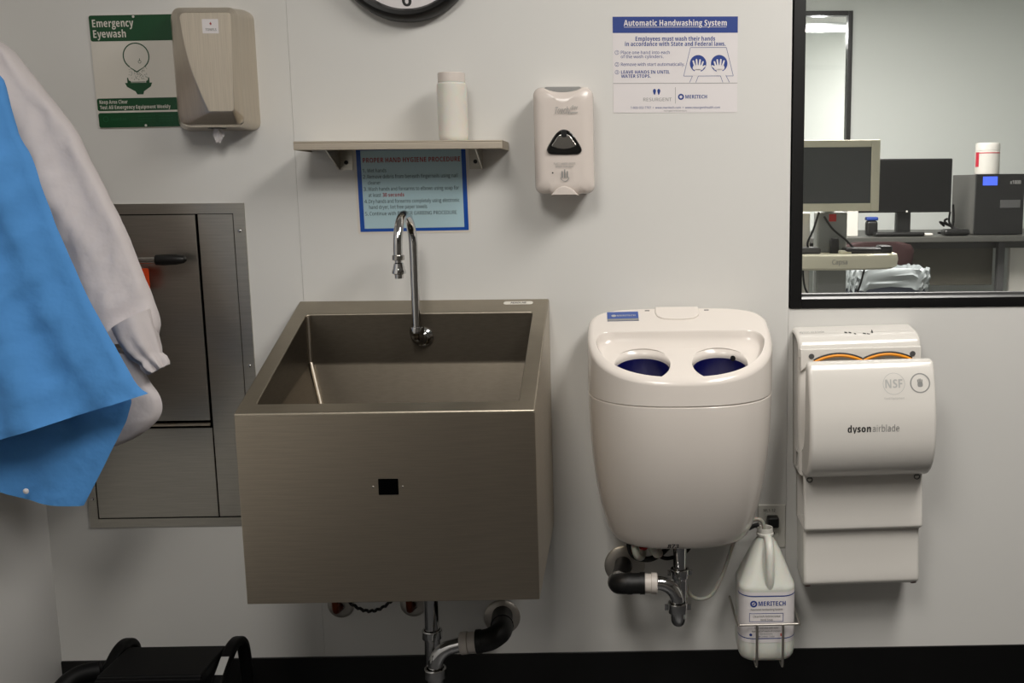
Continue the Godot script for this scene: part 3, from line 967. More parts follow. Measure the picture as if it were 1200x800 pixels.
func build_cabinet() -> void:
	var t := thing("wall_cabinet", "flush stainless steel wall cabinet with lever handle behind the hanging gowns", "cabinet", Vector3(-1.136, 0.508, 0))
	var x0 := -1.355; var x1 := -0.916; var y0 := 0.508; var y1 := 1.318
	var fr := MB.new()
	fr.box(Vector3(x0, y0, 0.0), Vector3(x0 + 0.021, y1, 0.004))
	fr.box(Vector3(x1 - 0.027, y0, 0.0), Vector3(x1, y1, 0.004))
	fr.box(Vector3(x0 + 0.021, y0, 0.0), Vector3(x1 - 0.027, y0 + 0.022, 0.004))
	fr.box(Vector3(x0 + 0.021, y1 - 0.025, 0.0), Vector3(x1 - 0.027, y1, 0.004))
	part(t, "flange", fr, M.steel_dark, 20)
	part(t, "back_plate", MB.new().box(Vector3(x0 + 0.004, y0 + 0.004, 0.0003), Vector3(x1 - 0.004, y1 - 0.004, 0.0009)), M.black_matte, 20)
	var ix0 := x0 + 0.0235; var ix1 := x1 - 0.0285
	part(t, "side_strip", slab(-1.029, y0 + 0.0245, ix1, y1 - 0.0265, 0.001, 0.004), M.steel_dark)
	var door := part(t, "door", slab(ix0, 0.782, -1.0345, y1 - 0.0275, 0.001, 0.005), M.steel_dark)
	part(t, "ledge", MB.new().rbox(Vector3(ix0, 0.768, 0.001), Vector3(-1.0345, 0.776, 0.007), 0.002, 1), M.steel)
	part(t, "lower_panel", slab(ix0, y0 + 0.0245, -1.0315, 0.763, 0.001, 0.004), M.steel_dark)
	# lever: chrome bar with a black grip, on two stand-offs
	var hy := 1.185; var hz := 0.045
	var bar := MB.new().tube([Vector3(-1.27, hy, hz), Vector3(-1.105, hy, hz)], 0.0085, 16)
	bar.tube([Vector3(-1.25, hy, 0.005), Vector3(-1.25, hy, hz)], 0.008, 12)
	part(door, "lever", bar, M.chrome_soft)
	var grip := MB.new()
	grip.tube([Vector3(-1.117, hy, hz), Vector3(-1.100, hy, hz), Vector3(-1.070, hy + 0.001, hz), Vector3(-1.052, hy + 0.001, hz - 0.002), Vector3(-1.047, hy + 0.001, hz - 0.004)], [0.0125, 0.0132, 0.0125, 0.009, 0.004], 16)
	part(door, "grip", grip, M.black, 38, "black rubber grip")
	for a in [[-0.9305, 1.251], [-0.9285, 0.919], [-1.344, 0.583], [-0.930, 0.60], [-1.345, 1.25]]:
		screw(t, Vector3(a[0], a[1], 0.004), Vector3.BACK, 0.0042, M.chrome)
	# orange tag on the lever
	var tg := thing("tag", "orange tag hanging from the cabinet lever, half behind the white coverall sleeve", "tag", Vector3(-1.135, 1.12, 0.03))
	part(tg, "plate", MB.new().prism(rr(-1.190, -1.141, 1.112, 1.165, 0.004), 0.037, 0.0385, 0.0), M.orange)
	part(tg, "loop", MB.new().tube(smooth([Vector3(-1.18, 1.163, 0.038), Vector3(-1.18, 1.18, 0.0565), Vector3(-1.18, 1.197, 0.045), Vector3(-1.18, 1.18, 0.0335), Vector3(-1.18, 1.163, 0.037)]), 0.0012, 6), M.orange)


# ------------------------------------------------------------------ hanging gowns
# A hanging garment between x0 and the outline of its free edge, front and back layers, with folds that run down from the hook.
func cloth(edge: Array, x0: float, ytop0: float, yhem0: float, zc: float, hd: float, fold: float, waves: float, seed_: int, crease := 0.006, sag := 0.0) -> MB:
	var e := PackedVector2Array()
	for i in edge.size(): e.push_back(edge[i])
	var ln := [0.0]
	for i in e.size() - 1: ln.append(ln[i] + e[i].distance_to(e[i + 1]))
	var nr := 56; var nc := 44
	var fn := FastNoiseLite.new()
	fn.seed = seed_
	fn.frequency = 5.0
	fn.fractal_type = FastNoiseLite.FRACTAL_RIDGED
	fn.fractal_octaves = 3
	var rows := []
	for r in nr + 1:
		var v := float(r) / nr
		var s: float = v * ln[-1]
		var k := 0
		while k < e.size() - 2 and ln[k + 1] < s: k += 1
		var pe := e[k].lerp(e[k + 1], clampf((s - ln[k]) / maxf(ln[k + 1] - ln[k], 1e-6), 0, 1))
		var y0 := lerpf(ytop0, yhem0, v)
		var ring := PackedVector3Array()
		for side in [1, -1]:
			for c in nc + 1:
				var u := float(c) / nc if side > 0 else 1.0 - float(c) / nc
				if side < 0 and (c == 0 or c == nc): continue
				var x := lerpf(x0, pe.x, u)
				var y := lerpf(y0, pe.y, u) - sag * sin(PI * u) * v * v
				var body := sqrt(maxf(0.0, 1.0 - pow(u, 5.0))) * sqrt(maxf(0.0, 1.0 - pow(1.0 - u, 8.0)))
				var f := fold * (0.25 + 0.75 * v) * sin(waves * u * TAU * (0.8 + 0.2 * v) + seed_ + 1.7 * v) + fold * 0.5 * sin(waves * 2.3 * u * TAU + seed_ * 2.1 - 2.0 * v)
				var n := crease * (fn.get_noise_2d(x * 0.55 + seed_, y * 0.35 + x * 0.2) + 0.5 * fn.get_noise_2d(x * 1.6 - y, y * 1.3 + seed_))
				var z = zc + side * hd * body + (f + n) * (0.4 + 0.6 * body) * (1.0 if side > 0 else 0.8)
				ring.push_back(Vector3(x, y, z))
		rows.append(ring)
	rows.reverse()
	var mb := MB.new()
	mb.loft(rows, false, false)
	# close the hem and the shoulder with strips between the layers
	for which in [0, rows.size() - 1]:
		var ring: PackedVector3Array = rows[which]
		var n := ring.size()
		for c in range(0, nc - 1):
			var a := ring[c]; var b := ring[c + 1]
			var d := ring[(n - c) % n]; var g := ring[n - c - 1]
			if which == 0: mb.quad(a, d, g, b)
			else: mb.quad(b, g, d, a)
	return mb

func build_gowns() -> void:
	# white coverall on the hook next to the corner
	var w := thing("coverall", "white disposable coverall with gathered cuff hanging in the corner behind the blue gown", "coverall", Vector3(-1.4, 0.75, 0.25))
	var wx := [Vector2(-1.336, 1.672), Vector2(-1.300, 1.645), Vector2(-1.266, 1.600), Vector2(-1.236, 1.555), Vector2(-1.187, 1.483), Vector2(-1.156, 1.410), Vector2(-1.125, 1.338), Vector2(-1.093, 1.264), Vector2(-1.076, 1.208), Vector2(-1.052, 1.132), Vector2(-1.035, 1.068), Vector2(-1.038, 1.040), Vector2(-1.045, 1.015)]
	part(w, "sleeve", cloth(Array(smooth2(wx, 5, false)), -1.44, 1.68, 1.02, 0.225, 0.050, 0.012, 1.3, 4, 0.016), M.white_cloth, 60)
	var cuff := []
	for a in [[Vector3(-1.088, 1.070, 0.25), 0.046, 0.0], [Vector3(-1.080, 1.040, 0.25), 0.043, 0.003], [Vector3(-1.070, 1.012, 0.25), 0.038, 0.006], [Vector3(-1.060, 0.992, 0.25), 0.031, 0.008], [Vector3(-1.053, 0.981, 0.25), 0.026, 0.004], [Vector3(-1.047, 0.972, 0.25), 0.027, 0.010], [Vector3(-1.040, 0.962, 0.25), 0.024, 0.012], [Vector3(-1.036, 0.956, 0.25), 0.021, 0.010], [Vector3(-1.040, 0.964, 0.25), 0.014, 0.006]]:
		var ring := PackedVector3Array()
		for k in 48:
			var an := TAU * k / 48
			var rad: float = a[1] + a[2] * 0.5 * sin(an * 7 + 1.0 + a[1] * 60)
			ring.push_back(a[0] + Vector3(0.88, 0.47, 0) * cos(an) * rad + Vector3(0, 0, -1) * sin(an) * rad)
		cuff.append(ring)
	cuff.reverse()
	part(w, "cuff", MB.new().loft(cuff), M.white_cloth, 60, "gathered white cuff")
	var lg := [Vector2(-1.10, 0.985), Vector2(-1.075, 0.925), Vector2(-1.056, 0.893), Vector2(-1.051, 0.866), Vector2(-1.058, 0.842), Vector2(-1.080, 0.818), Vector2(-1.122, 0.790), Vector2(-1.180, 0.768), Vector2(-1.25, 0.755)]
	part(w, "trouser_leg", cloth(Array(smooth2(lg, 4, false)), -1.42, 1.05, 0.76, 0.215, 0.03, 0.008, 1.0, 9, 0.006), M.white_cloth, 60)
	# blue gown in front of it
	var b := thing("isolation_gown", "light blue disposable gown hanging at the left edge in front of the white coverall", "gown", Vector3(-1.4, 0.65, 0.39))
	var bx := [Vector2(-1.260, 1.60), Vector2(-1.232, 1.583), Vector2(-1.218, 1.565), Vector2(-1.208, 1.509), Vector2(-1.197, 1.458), Vector2(-1.178, 1.416), Vector2(-1.156, 1.322), Vector2(-1.130, 1.236), Vector2(-1.096, 1.140), Vector2(-1.060, 1.060), Vector2(-1.030, 0.997), Vector2(-1.008, 0.951), Vector2(-0.988, 0.934)]
	part(b, "front", cloth(Array(smooth2(bx, 5, false)), -1.445, 1.61, 0.80, 0.412, 0.03, 0.014, 1.5, 2, 0.012), M.blue_cloth, 60)
	var lw := [Vector2(-1.13, 1.06), Vector2(-1.052, 0.906), Vector2(-1.068, 0.861), Vector2(-1.100, 0.806), Vector2(-1.131, 0.751), Vector2(-1.163, 0.696), Vector2(-1.174, 0.677)]
	part(b, "back_flap", cloth(lw, -1.445, 1.20, 0.79, 0.352, 0.012, 0.008, 1.1, 5, 0.005, 0.035), M.blue_cloth, 60)
	part(b, "snap", MB.new().lathe([Vector2(0.006, 0), Vector2(0.006, 0.002), Vector2(0.003, 0.004), Vector2(0, 0.004)], 14, axis(Vector3(-1.282, 0.717, 0.374), Vector3.BACK)), M.paper)
	for a in [["coat_hook", "wooden coat peg on the left wall holding the white coverall", 0.24, 1.70], ["coat_hook", "wooden coat peg on the left wall holding the blue gown", 0.40, 1.63]]:
		var z: float = a[2]; var y: float = a[3]
		var h := thing(a[0], a[1], "hook", Vector3(XL, y, z), "coat pegs on the left wall")
		part(h, "peg", MB.new().tube([Vector3(XL, y - 0.02, z), Vector3(XL + 0.06, y, z), Vector3(XL + 0.118, y + 0.012, z), Vector3(XL + 0.130, y + 0.015, z)], [0.012, 0.011, 0.014, 0.008], 14), M.wood)
		part(h, "plate", MB.new().rbox(Vector3(XL, y - 0.05, z - 0.03), Vector3(XL + 0.012, y + 0.04, z + 0.03), 0.003), M.wood)


# ------------------------------------------------------------------ stainless towel dispenser
func ring_of(poly: PackedVector2Array, z: float) -> PackedVector3Array:
	return flat(poly, z)

func build_towel_dispenser() -> void:
	var t := thing("towel_dispenser", "brushed steel paper towel dispenser mounted over the edge of the green eyewash sign", "dispenser", Vector3(-0.955, 1.49, 0))
	var n := 5
	var b0 := rr(-1.050, -0.864, 1.489, 1.764, 0.020, n)
	var b1 := rr(-1.046, -0.864, 1.490, 1.764, 0.022, n)
	var b2 := rr(-1.018, -0.868, 1.493, 1.757, 0.024, n)
	part(t, "body", MB.new().loft([flat(b0, 0.0), flat(b0, 0.004), flat(b1, 0.03), flat(b2, 0.086)]), M.steel_warm, 30)
	# lid: a raised front plate with a curved left edge
	var c0 := rr(-1.016, -0.8665, 1.498, 1.757, 0.020, n)
	var fp := PackedVector2Array()   # same count as a rounded rectangle: right bottom, right top, left top, left bottom corners
	var cs := [Vector2(-0.8785, 1.526), Vector2(-0.8705, 1.741), Vector2(-0.984, 1.741), Vector2(-0.935, 1.526)]
	var rads := [0.006, 0.008, 0.012, 0.006]
	var a0 := [-PI / 2, 0.0, PI / 2, PI]
	for c in 4:
		var r: float = rads[c]
		var ctr: Vector2 = cs[c] + [Vector2(-r, r), Vector2(-r, -r), Vector2(r, -r), Vector2(r, r)][c]
		for k in n + 1:
			var a: float = a0[c] + PI / 2 * k / n
			fp.push_back(ctr + Vector2(cos(a), sin(a)) * r)
	# resample both so that the left edge may bow
	var bow := func(p: PackedVector2Array, amount: float) -> PackedVector2Array:
		var o := PackedVector2Array()
		for i in p.size():
			o.push_back(p[i])
			if i == 3 * (n + 1) - 1:
				for k in range(1, 10):
					var f := k / 10.0
					o.push_back(p[i].lerp(p[(i + 1) % p.size()], f) + Vector2(-amount * sin(PI * f), 0))
			elif i % (n + 1) == n:
				for k in range(1, 10): o.push_back(p[i].lerp(p[(i + 1) % p.size()], k / 10.0))
		return o
	var q0: PackedVector2Array = bow.call(c0, 0.0)
	var q1: PackedVector2Array = bow.call(fp, 0.010)
	var mid := func(f: float) -> PackedVector2Array:
		var o := PackedVector2Array()
		for i in q0.size(): o.push_back(q0[i].lerp(q1[i], f))
		return o
	part(t, "lid", MB.new().loft([flat(q0, 0.087), flat(q0, 0.096), flat(mid.call(0.12), 0.101), flat(mid.call(0.86), 0.1235), flat(mid.call(0.96), 0.1255), flat(q1, 0.126)]), M.steel_warm, 24)
	var lb := part(t, "label", slab(-0.936, 1.696, -0.900, 1.727, 0.126, 0.1265, 0.0002), M.paper)
	part(lb, "lettering", txt(MB.new(), "TOWELS", -0.917, 1.704, 0.1268, 0.008, 0.024, 0, "sans_bold"), M.grey_print, 0)
	part(lb, "red_mark", sheet(PackedVector2Array([Vector2(-0.9195, 1.717), Vector2(-0.9165, 1.713), Vector2(-0.9145, 1.717), Vector2(-0.917, 1.721)]), 0.1268), M.red_print, 0)
	# mouth and the end of the towel
	part(t, "mouth", MB.new().lathe([Vector2(0.022, 0), Vector2(0.022, 0.003), Vector2(0.014, 0.004), Vector2(0.010, 0.0)], 20, axis(Vector3(-0.945, 1.4945, 0.055), Vector3.DOWN)), M.black)
	var tail := thing("paper_towel", "crumpled white paper towel end sticking out under the steel dispenser", "paper towel", Vector3(-0.947, 1.47, 0.055))
	var rings := []
	for a in [[1.493, 0.006, 0.006, 0.0], [1.484, 0.011, 0.006, 0.001], [1.476, 0.012, 0.004, 0.002], [1.468, 0.008, 0.004, 0.001], [1.460, 0.004, 0.002, -0.001]]:
		var ring := PackedVector3Array()
		for k in 18:
			var an := TAU * k / 18
			ring.push_back(Vector3(-0.945 + a[3] + a[1] * cos(an) + 0.002 * sin(an * 5 + a[0] * 90), a[0] + 0.002 * sin(an * 3), 0.055 - a[2] * sin(an) + 0.002 * cos(an * 4)))
		rings.append(ring)
	rings.reverse()
	part(tail, "tail", MB.new().loft(rings), M.paper, 60)


# ------------------------------------------------------------------ signs and posters
func frame_at(x: float, y: float, z: float, turn: float) -> Transform3D:
	return Transform3D(Basis(Vector3(0, 0, 1), turn), Vector3(x, y, z))

func build_eyewash_sign() -> void:
	var t := thing("eyewash_sign", "white and green emergency eyewash sign with a face over a basin", "sign", Vector3(-1.148, 1.627, 0))
	var xf := frame_at(-1.146, 1.628, 0.0, 0.012)
	var hw := 0.101; var hh := 0.130
	part(t, "board", MB.new().prism(rr(-hw, hw, -hh, hh, 0.006), 0.0, 0.0035, 0.0006, xf), M.sign_white)
	var z := 0.0038
	for q in [[0.070, hh - 0.001], [-0.090, -0.061], [-hh + 0.001, -0.0945]]:
		part(t, "green_band", sheet(rr(-hw + 0.001, hw - 0.001, q[0], q[1], 0.005), z).moved(xf), M.green, 0)
	var tx := MB.new()
	txt(tx, "Emergency", -hw + 0.008, 0.1105, z + 0.0003, 0.0235, 0.096, -1, "sans_bold")
	txt(tx, "Eyewash", -hw + 0.008, 0.0865, z + 0.0003, 0.0235, 0.076, -1, "sans_bold")
	txt(tx, "Keep Area Clear", -hw + 0.007, -0.0695, z + 0.0003, 0.0115, 0.066, -1, "sans_bold")
	txt(tx, "Test All Emergency Equipment Weekly", -hw + 0.007, -0.0820, z + 0.0003, 0.0115, 0.166, -1, "sans_bold")
	tx.add(sheet(disc(0.004, 0.125, 0.003, 12), z + 0.0004)); tx.add(sheet(disc(0.010, -0.125, 0.003, 12), z + 0.0004))
	part(t, "lettering", tx.moved(xf), M.sign_white, 0)
	var ft := txt(ring_band(-hw + 0.018, -0.109, 0.005, 0.0065, z + 0.0003), "Guardian", -hw + 0.030, -0.109, z + 0.0003, 0.011, 0.036, -1)
	for k in 3:
		for c in [[-0.006, 0.04], [0.042, 0.034]]: txt(ft, "eyewash shower info", c[0], -0.103 - 0.006 * k, z + 0.0003, 0.005, c[1], -1)
	part(t, "faint_lettering", ft.moved(xf), M.green_faint, 0)
	# pictogram: a face in a ring over the spray and the basin
	var p := MB.new()
	p.add(ring_band(0.002, 0.035, 0.0285, 0.0312, z, 40, -PI * 0.30, PI * 1.30))
	p.add(sheet(PackedVector2Array([Vector2(-0.0155, 0.0095), Vector2(0.000, -0.003), Vector2(0.0190, 0.0095), Vector2(0.0205, 0.0118), Vector2(0.0005, 0.0005), Vector2(-0.0170, 0.0118)]), z))
	p.add(sheet(PackedVector2Array([Vector2(-0.030, -0.026), Vector2(0.034, -0.026), Vector2(0.030, -0.035), Vector2(0.013, -0.046), Vector2(0.011, -0.053), Vector2(-0.003, -0.053), Vector2(-0.007, -0.046), Vector2(-0.026, -0.035)]), z))
	for s in [-1, 1]:
		p.add(sheet(PackedVector2Array([Vector2(0.002 + s * 0.018, -0.026), Vector2(0.002 + s * 0.026, -0.026), Vector2(0.002 + s * 0.026, -0.014), Vector2(0.002 + s * 0.0235, -0.014), Vector2(0.002 + s * 0.022, -0.0205), Vector2(0.002 + s * 0.018, -0.022)]), z))
	p.add(sheet(PackedVector2Array([Vector2(-0.016, -0.025), Vector2(0.018, -0.025), Vector2(0.018, -0.0235), Vector2(-0.016, -0.0235)]), z))
	p.add(ring_band(0.009, 0.022, 0.0028, 0.0038, z, 16)); p.add(sheet(rr(0.0085, 0.0098, 0.024, 0.030, 0.0006, 2), z))
	part(t, "pictogram", p.moved(xf), M.green, 0)
	var dr := MB.new()
	var rng := RandomNumberGenerator.new()
	rng.seed = 5
	for k in 70:
		var u := rng.randf_range(-0.020, 0.024)
		var top := 0.006 + absf(u - 0.001) * 0.55 - 0.007
		var v := rng.randf_range(-0.020, top)
		dr.add(sheet(disc(u, v, 0.0008, 6), z))
	part(t, "spray_dots", dr.moved(xf), M.green, 0)


func hand_print(mb: MB, cx: float, cy: float, s: float, z: float) -> void:   # a white hand seen from the back
	mb.add(sheet(smooth2([Vector2(cx - 0.010, cy - 0.006), Vector2(cx + 0.010, cy - 0.006), Vector2(cx + 0.0105, cy + 0.004), Vector2(cx - 0.0105, cy + 0.004)], 5), z))
	for k in 4:
		var a := deg_to_rad(108 - 13 * k) if s > 0 else deg_to_rad(72 + 13 * k)
		var d := Vector2(cos(a), sin(a))
		var o := Vector2(cx + s * (-0.0075 + 0.005 * k), cy + 0.002)
		var l: float = [0.014, 0.0165, 0.016, 0.012][k]
		var nn := Vector2(-d.y, d.x) * 0.0021
		mb.add(sheet(PackedVector2Array([o - nn, o + nn, o + nn * 0.9 + d * l, o + d * (l + 0.0016), o - nn * 0.9 + d * l]), z + 0.00002 * k))
	var ta := deg_to_rad(35) if s > 0 else deg_to_rad(145)
	var td := Vector2(cos(ta), sin(ta)); var tn := Vector2(-td.y, td.x) * 0.0026
	var to := Vector2(cx + s * 0.006, cy - 0.004)
	mb.add(sheet(PackedVector2Array([to - tn, to + tn, to + tn * 0.8 + td * 0.013, to + td * 0.015, to - tn * 0.8 + td * 0.013]), z + 0.0001))

func build_posters() -> void:
	# ---- hand washing system poster
	var t := thing("handwashing_poster", "white poster with blue headline and two hands on blue circles beside the window", "poster", Vector3(0.130, 1.635, 0))
	var xf := frame_at(0.1295, 1.6355, 0.0, -0.003)
	var hw := 0.149; var hh := 0.1115
	part(t, "paper", MB.new().prism(PackedVector2Array([Vector2(-hw, -hh), Vector2(hw, -hh), Vector2(hw, hh), Vector2(-hw, hh)]), 0.0, 0.0008, 0.0, xf), M.paper, 20)
	var z := 0.0011
	var bl := MB.new()
	bl.add(sheet(PackedVector2Array([Vector2(-hw, 0.074), Vector2(hw, 0.074), Vector2(hw, hh), Vector2(-hw, hh)]), z))
	part(t, "headline_band", bl.moved(xf), M.blue_print, 0)
	var wt := MB.new()
	txt(wt, "Automatic Handwashing System", 0, 0.0965, z + 0.0003, 0.0185, 0.245, 0, "sans_bold")
	wt.add(sheet(PackedVector2Array([Vector2(-0.122, 0.0868), Vector2(0.122, 0.0868), Vector2(0.122, 0.0878), Vector2(-0.122, 0.0878)]), z + 0.0003))
	part(t, "headline", wt.moved(xf), M.paper, 0)
	var b := MB.new()
	txt(b, "Employees must wash their hands", 0, 0.0605, z, 0.0135, 0.190, 0, "sans_bold")
	txt(b, "in accordance with State and Federal laws.", 0, 0.0485, z, 0.0135, 0.240, 0, "sans_bold")
	var y := 0.029
	for s in [["1", ["Place one hand into each", "of the wash cylinders."], "sans"], ["2", ["Remove with start automatically."], "sans"], ["3", ["LEAVE HANDS IN UNTIL", "WATER STOPS."], "sans_bold"]]:
		b.add(ring_band(-0.1395, y, 0.0042, 0.0050, z, 20)); txt(b, s[0], -0.1395, y, z, 0.008)
		for l in s[1]:
			txt(b, l, -0.130, y, z, 0.0105, 0.0, -1, s[2])
			y -= 0.0095
		y -= 0.0085
	# the station: a slanted outline and two discs
	for q in [[Vector2(0.036, 0.040), Vector2(0.122, 0.040)], [Vector2(0.036, 0.040), Vector2(0.020, -0.026)], [Vector2(0.122, 0.040), Vector2(0.139, -0.026)], [Vector2(0.020, -0.026), Vector2(0.041, -0.026)], [Vector2(0.055, -0.026), Vector2(0.109, -0.026)], [Vector2(0.121, -0.026), Vector2(0.139, -0.026)], [Vector2(0.041, -0.026), Vector2(0.034, -0.041)], [Vector2(0.057, -0.022), Vector2(0.049, -0.041)], [Vector2(0.107, -0.022), Vector2(0.114, -0.041)], [Vector2(0.121, -0.024), Vector2(0.130, -0.041)]]:
		var d: Vector2 = (q[1] - q[0]).normalized()
		var nn := Vector2(-d.y, d.x) * 0.0005
		b.add(sheet(PackedVector2Array([q[0] - nn, q[1] - nn, q[1] + nn, q[0] + nn]), z))
	b.add(sheet(disc(0.0545, 0.003, 0.0198, 32), z)); b.add(sheet(disc(0.105, 0.003, 0.0198, 32), z))
	txt(b, "MERITECH", 0.024, -0.0745, z, 0.0115, 0.052, -1, "sans_bold")
	b.add(ring_band(0.0135, -0.0745, 0.0035, 0.0072, z, 24))
	for s in [-1, 1]: b.add(sheet(smooth2([Vector2(-0.045 + s * 0.005, -0.070), Vector2(-0.045 + s * 0.009, -0.060), Vector2(-0.045 + s * 0.005, -0.0555), Vector2(-0.045 + s * 0.0015, -0.060)], 5), z))
	txt(b, "1-800-932-7707  \u2022  www.meritech.com  \u2022  www.resurgenthealth.com", 0, -0.0995, z, 0.0075, 0.215)
	part(t, "lettering", b.moved(xf), M.blue_print, 0)
	var h := MB.new()
	hand_print(h, 0.0545, -0.006, 1.0, z + 0.0003); hand_print(h, 0.105, -0.006, -1.0, z + 0.0003)
	for s in [[0.0545, -0.0030], [0.105, 0.0030]]: h.add(sheet(PackedVector2Array([Vector2(s[0] - 0.007, -0.010), Vector2(s[0] + 0.007, -0.010), Vector2(s[0] + 0.007 + s[1], -0.0255), Vector2(s[0] - 0.007 + s[1], -0.0255)]), z + 0.0003))
	part(t, "hands", h.moved(xf), M.paper, 0)
	var g := MB.new()
	g.add(sheet(PackedVector2Array([Vector2(-hw, -0.0432), Vector2(hw, -0.0432), Vector2(hw, -0.0420), Vector2(-hw, -0.0420)]), z))
	g.add(sheet(PackedVector2Array([Vector2(-0.0005, -0.090), Vector2(0.0005, -0.090), Vector2(0.0005, -0.052), Vector2(-0.0005, -0.052)]), z))
	txt(g, "RESURGENT", -0.043, -0.0805, z, 0.011, 0.068); txt(g, "hand hygiene for the food industry", 0, -0.1070, z, 0.005, 0.055)
	part(t, "rule", g.moved(xf), M.grey_print, 0)

	# ---- hygiene procedure sheet
	var s := thing("procedure_sheet", "laminated pale blue hand hygiene procedure sheet with blue border under the shelf", "notice", Vector3(-0.508, 1.345, 0))
	var sx := frame_at(-0.5085, 1.3475, 0.0, 0.008)
	hw = 0.1375; hh = 0.106
	part(s, "laminate", MB.new().prism(rr(-hw, hw, -hh, hh, 0.004), 0.0, 0.0008, 0.0, sx), M.sign_white, 20)
	hw = 0.1315; hh = 0.101
	var bo := MB.new()
	var w := 0.0105
	for q in [[-hw, -hh, -hw + w, hh], [hw - w, -hh, hw, hh], [-hw + w, -hh, hw - w, -hh + w * 0.72], [-hw + w, hh - w * 0.72, hw - w, hh]]:
		bo.add(sheet(PackedVector2Array([Vector2(q[0], q[1]), Vector2(q[2], q[1]), Vector2(q[2], q[3]), Vector2(q[0], q[3])]), z))
	part(s, "border", bo.moved(sx), M.blue_border, 0)
	part(s, "print_area", sheet(PackedVector2Array([Vector2(-hw + w, -hh + w * 0.72), Vector2(hw - w, -hh + w * 0.72), Vector2(hw - w, hh - w * 0.72), Vector2(-hw + w, hh - w * 0.72)]), z).moved(sx), M.pale_blue, 0)
	var rd := txt(MB.new(), "PROPER HAND HYGIENE PROCEDURE", 0.001, 0.070, z + 0.0003, 0.0155, 0.234, 0, "sans_bold")
	txt(rd, "30 seconds", -0.073, -0.0130, z + 0.0003, 0.0125, 0.052, -1, "sans_bold")
	part(s, "red_lettering", rd.moved(sx), M.red_print, 0)
	var k := MB.new()
	for l in [["1.", -0.118, 0.0455, 0.0], ["Wet hands", -0.107, 0.0455, 0.046], ["2.", -0.118, 0.0310, 0.0], ["Remove debris from beneath fingernails using nail", -0.107, 0.0310, 0.217], ["cleaner", -0.107, 0.0165, 0.031], ["3.", -0.118, 0.0015, 0.0], ["Wash hands and forearms to elbows using soap for", -0.107, 0.0015, 0.219], ["at least", -0.107, -0.0130, 0.030], ["4.", -0.118, -0.0280, 0.0], ["Dry hands and forearms completely using electronic", -0.107, -0.0280, 0.219], ["hand dryer, lint free paper towels", -0.107, -0.0420, 0.140], ["5.", -0.118, -0.0575, 0.0], ["Continue with PROPER GARBING PROCEDURE", -0.107, -0.0575, 0.211]]:
		txt(k, l[0], l[1], l[2], z + 0.0003, 0.0122, l[3], -1)
	part(s, "lettering", k.moved(sx), M.dark_print, 0)


# ------------------------------------------------------------------ shelf with a jar
func build_shelf() -> void:
	var t := thing("wall_shelf", "small stainless steel wall shelf on two brackets above the hygiene notice", "shelf", Vector3(-0.51, 1.44, 0))
	var x0 := -0.748; var x1 := -0.273; var y := 1.457
	part(t, "shelf_plate", MB.new().rbox(Vector3(x0, y - 0.004, 0.002), Vector3(x1, y, 0.132), 0.0015), M.steel_satin)
	part(t, "front_lip", MB.new().rbox(Vector3(x0, y - 0.020, 0.1285), Vector3(x1, y - 0.0035, 0.132), 0.0015), M.steel_satin)
	for s in [x0, x1]:
		part(t, "end_lip", MB.new().rbox(Vector3(minf(s, s + 0.003 * signf(-0.5 - s)), y - 0.020, 0.002), Vector3(maxf(s, s + 0.003 * signf(-0.5 - s)), y - 0.0035, 0.1285), 0.001, 1), M.steel_satin)
	var yz := Basis(Vector3(0, 0, 1), Vector3(0, 1, 0), Vector3(-1, 0, 0))
	for s in [[-0.681, 1], [-0.338, -1]]:
		var mb := MB.new()
		mb.prism(PackedVector2Array([Vector2(0.003, 1.395), Vector2(0.010, 1.395), Vector2(0.118, 1.440), Vector2(0.118, 1.4525), Vector2(0.003, 1.4525)]), 0.0, 0.003, 0.0, Transform3D(yz, Vector3(s[0] + 0.0015, 0, 0)))
		var fx: float = s[0] + (0.0015 if s[1] > 0 else -0.0315)
		mb.box(Vector3(fx, 1.394, 0.0), Vector3(fx + 0.030, 1.4525, 0.003))
		var br := part(t, "bracket", mb, M.steel_dark, 20)
		screw(br, Vector3(fx + 0.015, 1.412, 0.003), Vector3.BACK, 0.005, M.black)
	var j := thing("jar", "frosted white jar with white lid standing on the steel wall shelf", "jar", Vector3(-0.393, 1.457, 0.075))
	var xf := Transform3D(Basis(), Vector3(-0.393, 1.457, 0.075))
	part(j, "body", MB.new().lathe([Vector2(0, 0.0), Vector2(0.029, 0.0), Vector2(0.033, 0.004), Vector2(0.0345, 0.012), Vector2(0.0345, 0.120), Vector2(0.034, 0.129), Vector2(0.031, 0.132), Vector2(0.0305, 0.134)], 36, xf), M.wax)
	part(j, "lid", MB.new().lathe([Vector2(0.0305, 0.133), Vector2(0.0315, 0.134), Vector2(0.0315, 0.153), Vector2(0.030, 0.155), Vector2(0, 0.1555)], 36, xf), M.white_soft)


